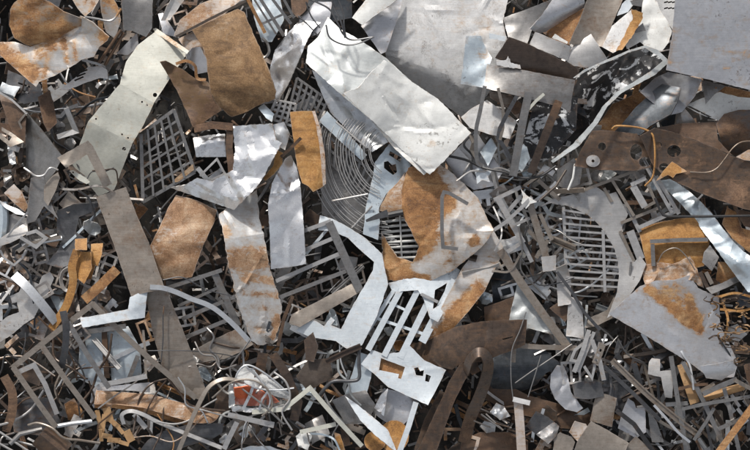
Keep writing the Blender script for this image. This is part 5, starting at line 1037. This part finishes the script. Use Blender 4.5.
sheet('wrap_side', None, None, 'greywhite', 37, [(229, 382), (234, 384), (235, 405), (229, 408)], crum=(2, 12), step=2, jit=.4, parent=t, lips=False)
bar('wrap_strap', None, None, 'zinc', [(254, 384, 43), (250, 395, 44), (243, 409, 43)], 3, .6, parent=t)
bar('wrap_strap', None, None, 'zinc', [(268, 391, 43), (262, 399, 44), (259, 410, 43)], 2, .6, parent=t)
sheet('clear_film', None, None, 'film', 40, [(232, 382), (254, 383), (288, 398), (290, 408), (262, 411), (233, 409)], crum=(4, 10), step=2, parent=t)
for lab, pts, mt in [('thin tan wire looping across the front of the silver bag', [(212, 398, 44), (232, 382, 48), (252, 380, 49), (268, 390, 49), (272, 406, 47), (262, 416, 44)], 'tansteel'), ('thin dark wire crossing the orange cloth of the silver bag', [(226, 374, 44), (244, 390, 48), (262, 404, 48), (284, 424, 44)], 'steel'), ('curved pale wire hanging over the right end of the silver bag', [(274, 372, 44), (286, 382, 47), (290, 398, 47), (282, 412, 45), (292, 430, 42)], 'palesteel')]:
    wire('loose_wire_piece', lab, 'wire', mt, pts, 1.0)
sheet('blue_scrap', 'dark blue crumpled scrap right of the silver bag', 'scrap', 'blued', 28, [(278, 374), (296, 376), (302, 388), (296, 396), (282, 384)], crum=(3, 12), step=2.5)
sheet('blue_scrap', 'small blue crumpled scrap at the foot of the dark upright bars', 'scrap', 'bluezinc', 26, [(300, 384), (316, 386), (314, 396), (302, 394)], crum=(2, 10), step=2.5)
bar('round_top_bar', 'brown round-topped bar standing above the silver bag', 'bar', 'umber', [(263, 353, 34), (261, 365, 32), (259, 378, 28)], 10, 2, rust=.3)
bar('dark_upright_bar', 'dark brown broad bar leaning right of the silver bag', 'bar', 'umber', [(273, 354, 42), (286, 374, 42), (298, 402, 36), (294, 420, 30)], 9, 2, rust=.1, short='the dark leaning bar')
t = thing('dark_bracket', 'dark brown cut bracket plate right of the silver bag', 'bracket', 325, 370, 30, 'the dark cut bracket')
sheet('plate', None, None, 'brown', 42, [(296, 376), (308, 360), (330, 358), (333, 378), (320, 384), (308, 392), (302, 384)], g=(.05, .05), step=3, parent=t, th=1.4)
sheet('upper_arm', None, None, 'umber', 46, [(304, 340), (313, 332), (318, 346), (314, 362), (306, 360)], g=(.1, .1), step=3, parent=t, th=1.4)
bar('channel_arm', None, None, 'umber', [(326, 362, 48), (344, 353, 48), (361, 346, 48)], 6, 1.6, 'channel', parent=t)
wire('bent_rod', 'dark bent handle rod on the blue grey panels at the bottom centre', 'handle', 'darksteel', [(359, 346, 46), (359, 364, 48), (359, 378, 48), (350, 381, 48), (334, 381, 48), (325, 388, 46), (318, 398, 42)], 1.8, short='the bent handle rod')
sheet('light_blue_sheet', 'light blue panel leaning behind the bent handle rod', 'panel', 'bluezinc', 16, [(345, 394), (352, 374), (358, 352), (373, 356), (371, 378), (366, 396), (356, 402)], g=(.05, .05), short='the light blue leaning panel')
sheet('steel_blue_sheet', 'steel blue sheet below the notched foot of the white slatted panel', 'metal sheet', 'lilac', 12, [(384, 388), (400, 392), (418, 401), (414, 414), (404, 424), (386, 422), (372, 412)], g=(.05, .05), short='the steel blue sheet')
sheet('dark_folded_sheet', 'dark grey folded sheet below the light blue leaning panel', 'metal sheet', 'steel', 18, [(332, 400), (346, 394), (366, 390), (376, 406), (366, 424), (346, 424)], g=(.05, -.05), folds=[((344, 394), (360, 426), .4, 2)])
sheet('silver_slip', 'silver slip of sheet between the light blue panel and the steel blue sheet', 'strip', 'foil', 22, [(374, 408), (380, 396), (388, 388), (386, 402), (384, 416)], crum=(1.5, 12), step=3)
bar('white_edge_strip', 'white edge strip standing at the bottom right of the orange discs', 'strip', 'bluewhite', [(416, 402, 26), (408, 428, 26), (398, 456, 24)], 5.5, 2, short='the white edge strip')
t = thing('orange_discs', 'overlapping orange rusted discs at the bottom edge left of the white edge strip', 'discs', 385, 438, 14, 'the orange discs')
sheet('disc', None, None, 'amber', 20, circle(375, 441, 11, 18, 10), rust=1, g=(0, .1), step=3, jit=0, parent=t)
sheet('disc', None, None, 'amber', 17, circle(394, 436, 15, 18, 16), rust=.95, g=(0, .1), step=3, jit=0, parent=t)
sheet('orange_sliver', 'orange sliver inside the foot of the long pale bent strip', 'sliver', 'amber', 22, [(334, 432), (340, 434), (346, 452), (338, 454)], rust=1)
sheet('bottom_blue_sheet', 'blue white sheet edge along the bottom left of centre', 'metal sheet', 'bluewhite', 22, [(228, 452), (250, 446), (270, 446), (286, 452), (284, 462), (228, 462)], g=(0, .15), step=3)
sheet('bottom_cup', 'dark round cup end under the pale level strip below the silver bag', 'cup', 'brown', 14, circle(247, 432, 14, 18, 12), g=(0, .1), holes=[(247, 431, 9, 16, 7)], step=3, jit=0)
sheet('white_torn_end', 'white torn sheet end beside the blue white bottom edge', 'metal sheet', 'white', 30, [(296, 436), (304, 428), (312, 436), (308, 450), (298, 446)], crum=(2, 10), step=2.5)
# ------------------------------------------------------------------ loose smaller scraps between the big pieces
FR = random.Random(2024)
HANDMADE = len(col.objects)
loose = []                    # (object, colour word, shape phrase)
GREY = [('palesteel', 'pale grey', 0), ('palesteel', 'pale grey', .05), ('zinc', 'silver grey', 0), ('steel', 'grey', 0), ('steel', 'grey', .1), ('darksteel', 'dark grey', 0), ('tansteel', 'tan grey', .1), ('darksteel', 'dark grey', 0), ('umber', 'dark brown', .1), ('steel', 'grey', .25)]
RUSTY = [('umber', 'dark brown', .15), ('rust', 'rusty orange', .85), ('umber', 'rusty brown', .6), ('salmon', 'pinkish tan', .45)]
BRIGHT = [('zinc', 'silver grey', 0), ('bluezinc', 'pale blue', 0), ('palesteel', 'pale grey', 0), ('greywhite', 'off-white', 0)]
DARK = [('darksteel', 'dark grey', 0), ('brown', 'dark brown', .1), ('blued', 'blue black', 0), ('umber', 'dark brown', .2)]

def scrap(kind, x, y, h, ang, mt, word, rust):
    c, s = math.cos(ang), math.sin(ang)
    rf = FR.uniform
    tilt = rf(-.35, .35)
    def at(u, v, dh=0.0): return (x + u * c - v * s, y + u * s + v * c, h + u * tilt + dh)
    g = (tilt * c + rf(-.1, .1), tilt * s + rf(-.05, .2))
    if kind == 'strip':
        L = rf(16, 58)
        o = bar('metal_strip', 'x', 'strip', mt, [at(-L / 2, 0), at(-L * .2, rf(-1, 1)), at(L * .2, rf(-1.5, 1.5), rf(-1, 1)), at(L / 2, 0)], rf(1.6, 4.8), rf(.8, 1.6), roll=rf(-.6, .6), rust=rust)
        return o, 'straight strip'
    if kind == 'kinked':
        L = rf(18, 40); k = rf(5, 14) * FR.choice((-1, 1))
        o = bar('bent_strip', 'x', 'strip', mt, [at(-L / 2, 0), at(-L * .05, k * .3, rf(-3, 5)), at(L * .12, k), at(L / 2, k * rf(.2, 1.6))], rf(2.6, 5), rf(.8, 1.4), roll=rf(-.5, .5), rust=rust)
        return o, 'kinked strip'
    if kind == 'curl':
        r = rf(6, 13); a0 = rf(0, 6.3); sw = rf(1.4, 3.4)
        o = bar('curled_strip', 'x', 'strip', mt, [(x + r * math.cos(a0 + sw * i / 5), y + r * math.sin(a0 + sw * i / 5), h + i * rf(-.8, 1.6)) for i in range(6)], rf(2, 5), 1, smooth=True, roll=rf(.2, 1.2), rust=rust)
        return o, 'curled strip'
    if kind == 'rod':
        L = rf(18, 52)
        o = bar('thin_rod', 'x', 'rod', mt, [at(-L / 2, 0), at(0, rf(-2.5, 2.5), rf(-1, 2)), at(L / 2, 0)], rf(1.2, 2.4), 1, 'round', smooth=True, rust=rust)
        return o, 'thin rod'
    if kind == 'wire':
        L = rf(36, 90); b = rf(-14, 14); b2 = rf(-8, 8)
        o = bar('loose_wire', 'x', 'wire', mt, [at(-L / 2, 0), at(-L / 4, b, rf(-2, 3)), at(0, b + b2, rf(-2, 4)), at(L / 4, b * .6, rf(-2, 3)), at(L / 2, rf(-6, 6))], rf(1.0, 2.6), rf(.8, 1.2), FR.choice(('round', 'flat')), smooth=True, roll=rf(-.6, .6), twist=rf(-1, 1), rust=rust)
        return o, 'curving wire'
    if kind == 'crumple':
        a, b = rf(12, 26), rf(9, 18)
        pts = [at(a / 2 * math.cos(i * .785 + rf(-.2, .2)) * rf(.7, 1.1), b / 2 * math.sin(i * .785 + rf(-.2, .2)) * rf(.7, 1.1))[:2] for i in range(8)]
        o = sheet('crumpled_scrap', 'x', 'scrap', mt, h, pts, g=g, step=2.6, crum=(rf(2, 5), 16), crease=(4, .6), rust=rust, th=.8, jit=.6)
        return o, 'crumpled scrap'
    if kind == 'angle':
        L = rf(16, 44)
        o = bar('angle_bar', 'x', 'bar', mt, [at(-L / 2, 0), at(L / 2, 0)], rf(3.5, 6.5), 1, FR.choice(('angle', 'channel')), roll=rf(-.8, .8), rust=rust)
        return o, 'folded bar'
    if kind == 'ell':
        a, b, w = rf(12, 26), rf(9, 20), rf(3, 6)
        o = sheet('corner_offcut', 'x', 'offcut', mt, h, [at(q[0] - a / 2, q[1] - b / 2)[:2] for q in ((0, 0), (a, 0), (a, w), (w, w), (w, b), (0, b))], g=g, step=4, rust=rust, th=1)
        return o, 'L-shaped offcut'
    if kind == 'notch':
        a, b = rf(14, 30), rf(10, 20)
        e = [0, 0]
        n = FR.randint(2, 3)
        pts = [(0, 0), (a, 0), (a, b * .55)]
        for i in range(n):
            u1 = a * (1 - (i + .15) / n); u0 = a * (1 - (i + .6) / n); u2 = a * (1 - (i + 1) / n)
            d = b * rf(.55, 1.0)
            pts += [(u1, b * .5), (u1, d), (u0, d), (u0, b * .5)]
        pts += [(0, b * .5)]
        o = sheet('notched_offcut', 'x', 'offcut', mt, h, [at(q[0] - a / 2, q[1] - b / 2)[:2] for q in pts], g=g, step=4, rust=rust, th=1)
        return o, 'notched offcut'
    if kind == 'frame':
        n, m = FR.randint(1, 4), FR.choice((1, 1, 2))
        a, b, w = 7 + 8 * n + rf(0, 8), (12 if m == 1 else 20) + rf(-1, 4), rf(1.7, 2.8)
        hs_ = []
        cw, ch_ = (a - w) / n, (b - w) / m
        for i in range(n):
            for k in range(m):
                u0, u1, v0, v1 = w + i * cw, (i + 1) * cw, w + k * ch_, (k + 1) * ch_
                hs_.append([at(q[0] - a / 2, q[1] - b / 2)[:2] for q in ((u0, v0), (u1, v0), (u1, v1), (u0, v1))])
        o = sheet('lattice_offcut', 'x', 'offcut', mt, h, [at(q[0] - a / 2, q[1] - b / 2)[:2] for q in ((0, 0), (a, 0), (a, b), (0, b))], g=g, step=4, holes=hs_, rust=rust, th=1.2)
        return o, ('', 'one', 'two', 'three', 'four', '', 'six', '', 'eight')[n * m] + '-hole lattice offcut'
    a, b = rf(10, 26), rf(8, 18)
    pts = [(-a / 2 + rf(-3, 3), -b / 2 + rf(-3, 3)), (a / 2 + rf(-3, 3), -b / 2 + rf(-3, 3)), (a / 2 + rf(-3, 3), b / 2 + rf(-3, 3)), (rf(-3, 3), b / 2 + rf(-1, 4)), (-a / 2 + rf(-3, 3), b / 2 + rf(-3, 3))]
    fl = []
    w2 = 'flat plate scrap'
    if FR.random() < .5:
        fl = [(at(-a / 2, 0)[:2], at(a / 2, rf(-3, 3))[:2], rf(-.9, .9), 2)]
        w2 = 'creased plate scrap'
    o = sheet('plate_scrap', 'x', 'scrap', mt, h, [at(*q)[:2] for q in pts], g=g, step=4, folds=fl, rust=rust, th=.9)
    return o, w2

KINDS = ['strip', 'kinked', 'curl', 'rod', 'angle', 'ell', 'notch', 'frame', 'plate', 'wire', 'crumple']
def region(n, x0, y0, x1, y1, pals, weights, h0, h1, angs=(0, 6.3)):
    for i in range(n):
        pal = FR.choices([p for p, _ in pals], [q for _, q in pals])[0]
        mt, word, rust = FR.choice(pal)
        kd = FR.choices(KINDS[:len(weights)], weights)[0]
        o, phrase = scrap(kd, FR.uniform(x0, x1), FR.uniform(y0, y1), FR.uniform(h0, h1), FR.uniform(*angs), mt, word, rust)
        loose.append((o, word, phrase))

#                                                      strip kink curl rod ang ell notch frame plate
ALL = [3, 2, 1.2, 2, 2, 1.6, 1.6, 1, 2.6]
region(230, -8, -8, 758, 458, [(GREY, 3), (DARK, 3), (RUSTY, 1.6), (BRIGHT, 1)], ALL, -58, -6)
region(95, 0, 85, 112, 250, [(GREY, 3), (DARK, 4), (RUSTY, 1.4)], [2, 2, .8, 1, 2, 2, 2, .6, 3], -52, 10)
region(85, 0, 225, 96, 345, [(GREY, 4), (DARK, 2), (RUSTY, 1.6), (BRIGHT, 1)], [2, 3, 1, 1, 2, 3, 3, 1, 1], -48, 14)
region(75, 0, 300, 180, 456, [(GREY, 3), (DARK, 3), (RUSTY, 2)], [3, 2, 1, 3, 2, 1, 1, .5, 1.6], -52, 12)
region(85, 165, 325, 345, 456, [(GREY, 3), (DARK, 2), (RUSTY, 1.6), (BRIGHT, 1)], [4, 3, 1.6, 3, 2, 1, .6, .5, 1.2], -48, 22)
region(45, 165, 205, 345, 330, [(DARK, 3), (GREY, 3), (RUSTY, 1)], [3, 2, 1, 2, 2, 1, 1, 1, 1.6], -58, 2)
region(95, 455, 125, 575, 285, [(GREY, 5), (BRIGHT, 3), (DARK, 1.5), (RUSTY, .5)], [4, 3, 1.6, 2, 2, 1.4, 1.4, 1.6, 1.2], -40, 30)
region(60, 555, 160, 680, 300, [(GREY, 5), (BRIGHT, 1), (DARK, 1)], [3, 2, .6, 1, 2, 2, 2, 3, 1], -42, 16)
region(70, 540, 265, 640, 400, [(GREY, 5), (DARK, 3), (BRIGHT, 1)], [4, 2, 1, 2, 3, 1, 1, 1, 1], -44, 24)
region(90, 600, 340, 756, 456, [(GREY, 5), (DARK, 3), (RUSTY, 1.2)], [6, 1, .4, 3, 4, .6, .6, .6, .8], -46, 24, (.5, 1.5))
region(35, 640, 345, 756, 456, [(GREY, 4), (DARK, 2)], [6, 1, .4, 3, 4, .4, .4, .4, .6], -20, 24, (2.4, 3.3))
region(45, 420, 360, 620, 456, [(DARK, 5), (RUSTY, 3), (GREY, 1)], [2, 1, .6, 2, 2, 1, 1, .5, 3], -48, 6)
region(40, 95, -6, 205, 70, [(GREY, 2), (RUSTY, 2), (DARK, 2), (BRIGHT, 1)], [3, 2, 1, 2, 1, 1, .6, .4, 2], -26, 6)
region(30, 640, 200, 756, 300, [(RUSTY, 4), (GREY, 2), (DARK, 2)], [2, 1, 1, 2, 2, 1, 1, .6, 2], -26, 14)
region(30, 330, 270, 480, 350, [(GREY, 2), (DARK, 4), (BRIGHT, 1)], [2, 1, 1, 2, 2, 1, 1, .6, 3], -34, 6)
region(30, 580, 60, 756, 140, [(GREY, 1), (DARK, 3), (RUSTY, 2), (BRIGHT, 1)], [2, 1, 1, 1, 2, 1, 1, .4, 3], -34, 4)
region(46, 150, 330, 350, 452, [(GREY, 3), (BRIGHT, 1), (RUSTY, 1)], [0, 0, 0, 0, 0, 0, 0, 0, 0, 1], -10, 40)
region(34, 0, 330, 160, 452, [(GREY, 3), (RUSTY, 1.5)], [0, 0, 0, 0, 0, 0, 0, 0, 0, 1], -16, 34)
region(30, 460, 140, 570, 280, [(GREY, 3), (BRIGHT, 1)], [0, 0, 0, 0, 0, 0, 0, 0, 0, 1], -10, 36)
region(24, 0, 90, 110, 300, [(GREY, 2), (DARK, 1)], [0, 0, 0, 0, 0, 0, 0, 0, 0, 1], -20, 22)
region(24, 580, 330, 750, 452, [(GREY, 3), (DARK, 1), (RUSTY, 1)], [0, 0, 0, 0, 0, 0, 0, 0, 0, 1], -10, 34)
region(40, 420, 400, 640, 456, [(DARK, 2), (GREY, 2), (RUSTY, 1)], [3, 2, 1, 2, 2, 1, 1, .5, 2, 2], -20, 14)
region(26, 0, 190, 110, 350, [(GREY, 4), (BRIGHT, 1)], [0, 0, 0, 0, 0, 0, 2, 4, 0], -14, 16)
region(26, 460, 160, 580, 290, [(GREY, 3), (BRIGHT, 2)], [0, 0, 0, 0, 0, 0, 1, 4, 0], -10, 28)
region(20, 570, 320, 680, 440, [(GREY, 4), (BRIGHT, 1)], [2, 0, 0, 0, 2, 0, 1, 3, 0], -10, 26)
region(14, 170, 270, 350, 360, [(GREY, 4), (BRIGHT, 1)], [1, 0, 0, 0, 1, 0, 1, 3, 0], -20, 10)
region(26, 0, 90, 130, 330, [(GREY, 4), (RUSTY, 1), (BRIGHT, 1)], [0, 0, 0, 0, 0, 0, 0, 0, 0, 0, 1], -24, 14)
region(26, 160, 320, 420, 452, [(GREY, 4), (RUSTY, 1), (BRIGHT, 2)], [0, 0, 0, 0, 0, 0, 0, 0, 0, 0, 1], -24, 18)
region(26, 460, 130, 680, 300, [(GREY, 3), (BRIGHT, 3)], [0, 0, 0, 0, 0, 0, 0, 0, 0, 0, 1], -20, 20)
region(26, 540, 320, 750, 452, [(GREY, 3), (DARK, 1), (RUSTY, 1)], [0, 0, 0, 0, 0, 0, 0, 0, 0, 0, 1], -24, 16)
# deep fill nobody could count: slivers and crumbs at the bottom of the gaps
def crumbs():
    rng = np.random.default_rng(11)
    n = 9000
    cx = rng.uniform(-70, 820, n); cy = rng.uniform(-60, 510, n); ch = rng.uniform(-96, -44, n)
    L = rng.uniform(3, 17, n) / 2; w = rng.uniform(.5, 2.8, n) / 2; t = rng.uniform(.4, 1.2, n) / 2
    m = 2600                                    # broader pieces carry the heap on past the sides of the photograph
    side = rng.integers(0, 4, m)
    cx[:m] = np.where(side < 2, np.where(side == 0, rng.uniform(-240, -14, m), rng.uniform(764, 990, m)), rng.uniform(-240, 990, m))
    cy[:m] = np.where(side < 2, rng.uniform(-180, 640, m), np.where(side == 2, rng.uniform(-180, -16, m), rng.uniform(466, 640, m)))
    ch[:m] = rng.uniform(-62, -6, m); L[:m] = rng.uniform(7, 28, m); w[:m] = rng.uniform(1, 10, m) * rng.uniform(.3, 1, m)
    a = rng.uniform(0, math.pi, n); e = rng.uniform(-.5, .5, n); ro = rng.uniform(-.9, .9, n)
    ux = np.stack([np.cos(a) * np.cos(e), np.sin(a) * np.cos(e), np.sin(e)], 1)
    vx = np.stack([-np.sin(a), np.cos(a), 0 * a], 1)
    nx = np.cross(ux, vx)
    v2 = vx * np.cos(ro)[:, None] + nx * np.sin(ro)[:, None]
    n2 = nx * np.cos(ro)[:, None] - vx * np.sin(ro)[:, None]
    C = np.stack([cx, cy, ch], 1)
    vs = []
    for sx, sy, sz in ((-1, -1, -1), (1, -1, -1), (1, 1, -1), (-1, 1, -1), (-1, -1, 1), (1, -1, 1), (1, 1, 1), (-1, 1, 1)):
        vs.append(C + ux * (L * sx)[:, None] + v2 * (w * sy)[:, None] + n2 * (t * sz)[:, None])
    V = np.stack(vs, 1).reshape(-1, 3)
    q = [(0, 1, 2, 3), (7, 6, 5, 4), (0, 4, 5, 1), (1, 5, 6, 2), (2, 6, 7, 3), (3, 7, 4, 0)]
    F = [tuple(i * 8 + k for k in f) for i in range(n) for f in q]
    o = make('scrap_fragments', V, F, 'darksteel', 'small dark metal slivers and crumbs lying deep in the gaps', 'scrap', kind='stuff', rust=np.repeat(rng.choice([0, 0, .2, .6], n), 8), smooth=False)
    for k in ('steel', 'umber', 'steel', 'palesteel'):
        o.data.materials.append(M[k])
    o.data.polygons.foreach_set('material_index', np.repeat(rng.integers(0, 5, n), 6).astype(np.int32))
crumbs()

# ------------------------------------------------------------------ which pieces show: one ray per patch of the photograph
def root(o):
    while o.parent: o = o.parent
    return o

def look():
    from mathutils.bvhtree import BVHTree
    bpy.context.view_layer.update()
    vs, ps, own = [], [], []
    k = 0
    for o in col.objects:
        if o.type != 'MESH' or o.name.startswith('ground'): continue
        n = len(o.data.vertices)
        a = np.empty(n * 3); o.data.vertices.foreach_get('co', a)
        mw = np.array(o.matrix_world)
        a = a.reshape(-1, 3) @ mw[:3, :3].T + mw[:3, 3]
        vs.append(a)
        for p in o.data.polygons:
            ps.append([k + i for i in p.vertices]); own.append(o)
        k += n
    V = np.vstack(vs)
    tree = BVHTree.FromPolygons(V.tolist(), ps)
    eye = cam.matrix_world.translation.copy()
    hit = {}
    st = 1.6
    for j in range(int(450 / st)):
        for i in range(int(750 / st)):
            x, y = (i + .5) * st, (j + .5) * st
            d = (w1(x, y, 0) - eye) if False else None
            q = ROT @ Vector(((x - 375) * S, -(y - 225) * S, -DIST * S))
            loc, nor, idx, dist = tree.ray_cast(eye, q.normalized())
            if idx is not None:
                hit.setdefault(own[idx].name, []).append((x, y))
    return hit, st

HIT, STEP = look()
per_root = {}
for nme, pts in HIT.items():
    per_root.setdefault(root(bpy.data.objects[nme]).name, []).extend(pts)
gone = 0
kept = []
for o, word, phrase in loose:
    if len(HIT.get(o.name, ())) * STEP * STEP < 26:
        bpy.data.objects.remove(o, do_unlink=True); gone += 1
    else:
        kept.append((o, word, phrase))
HID = [o.name for o in col.objects if o.parent is None and o.get('category') and not o.get('kind') and len(per_root.get(o.name, ())) < 4]
print('loose scraps kept', len(kept), 'removed', gone, 'handmade hidden', HID)

land = []
for o, short in LAND:
    pts = per_root.get(o.name)
    if pts and len(pts) > 12:
        P = np.array(pts); land.append((short, P.mean(0), P.min(0), P.max(0)))
COMP = [(22, 'right of'), (68, 'below right of'), (112, 'below'), (158, 'below left of'), (202, 'left of'), (248, 'above left of'), (292, 'above'), (338, 'above right of'), (361, 'right of')]
def compass(dx, dy):
    a = math.degrees(math.atan2(dy, dx)) % 360
    return next(wd for lim, wd in COMP if a < lim)
GROUPNAME = {'metal_strip': 'loose straight strips', 'bent_strip': 'loose kinked strips', 'curled_strip': 'loose curled strips', 'thin_rod': 'loose thin rods', 'angle_bar': 'loose folded bars', 'corner_offcut': 'loose L-shaped offcuts', 'notched_offcut': 'loose notched offcuts', 'lattice_offcut': 'loose lattice offcuts', 'plate_scrap': 'loose plate scraps', 'loose_wire': 'loose curving wires', 'crumpled_scrap': 'loose crumpled scraps'}
rows = []
for o, word, phrase in kept:
    P = np.array(HIT[o.name]); c = P.mean(0)
    near = sorted(land, key=lambda L: float(np.hypot(*(np.clip(c, L[2], L[3]) - c))) + .35 * float(np.hypot(*(L[1] - c))))[:2]
    if len(near) < 2: near = near * 2
    span = float(np.hypot(*(P.max(0) - P.min(0))))
    size = 'long ' if span > 30 else ('small ' if span < 13 else '')
    short, lc = near[0][0], near[0][1]
    rows.append([o, f'{size}{word} {phrase} {compass(*(c - lc))} {short}', c, near, f'{size}{word} {phrase}'])
    o['group'] = GROUPNAME[o.name.split('.')[0]]
ORD = {2: ('left one', 'right one'), 3: ('leftmost', 'middle one', 'rightmost')}
ORV = {2: ('upper one', 'lower one'), 3: ('topmost', 'middle one', 'lowest')}
NUM = ['', '', 'two', 'three', 'four', 'five', 'six', 'seven', 'eight', 'nine']
NTH = ['first', 'second', 'third', 'fourth', 'fifth', 'sixth', 'seventh', 'eighth', 'ninth']
def same(rows):
    d = {}
    for r in rows: d.setdefault(r[1], []).append(r)
    return [v for v in d.values() if len(v) > 1]
# a long landmark can push the second landmark past sixteen words, so that form is only used where it fits
for v in same(rows):
    for r in v:
        t_ = f'{r[1]}, towards {r[3][1][0]}'
        if len(t_.split()) <= 16: r[1] = t_
for v in same(rows):
    C = np.array([r[2] for r in v])
    sp = C.max(0) - C.min(0)
    ax = 0 if sp[0] >= sp[1] else 1
    v.sort(key=lambda r: r[2][ax])
    n = len(v)
    for i, r in enumerate(v):
        b = r[1].split(', towards')[0]
        if len(b.split()) > 12: b = b.replace('small ', '').replace('long ', '')
        if n <= 3: r[1] = f'{(ORD if ax == 0 else ORV)[n][i]} of {NUM[n]}, {b}'
        else: r[1] = f'{NTH[min(i, 8)]} of {NUM[min(n, 9)]} from {"left" if ax == 0 else "top"}, {b}'
for r in rows:
    for cut in ('small ', 'long ', ' curving', ' straight', ' of the bundle', ' of the heap'):
        if len(r[1].split()) > 16: r[1] = r[1].replace(cut, '' if cut[-1] == ' ' else '', 1)
    if len(r[1].split()) > 16: print('LONG', r[1])
    r[0]['label'] = r[1]
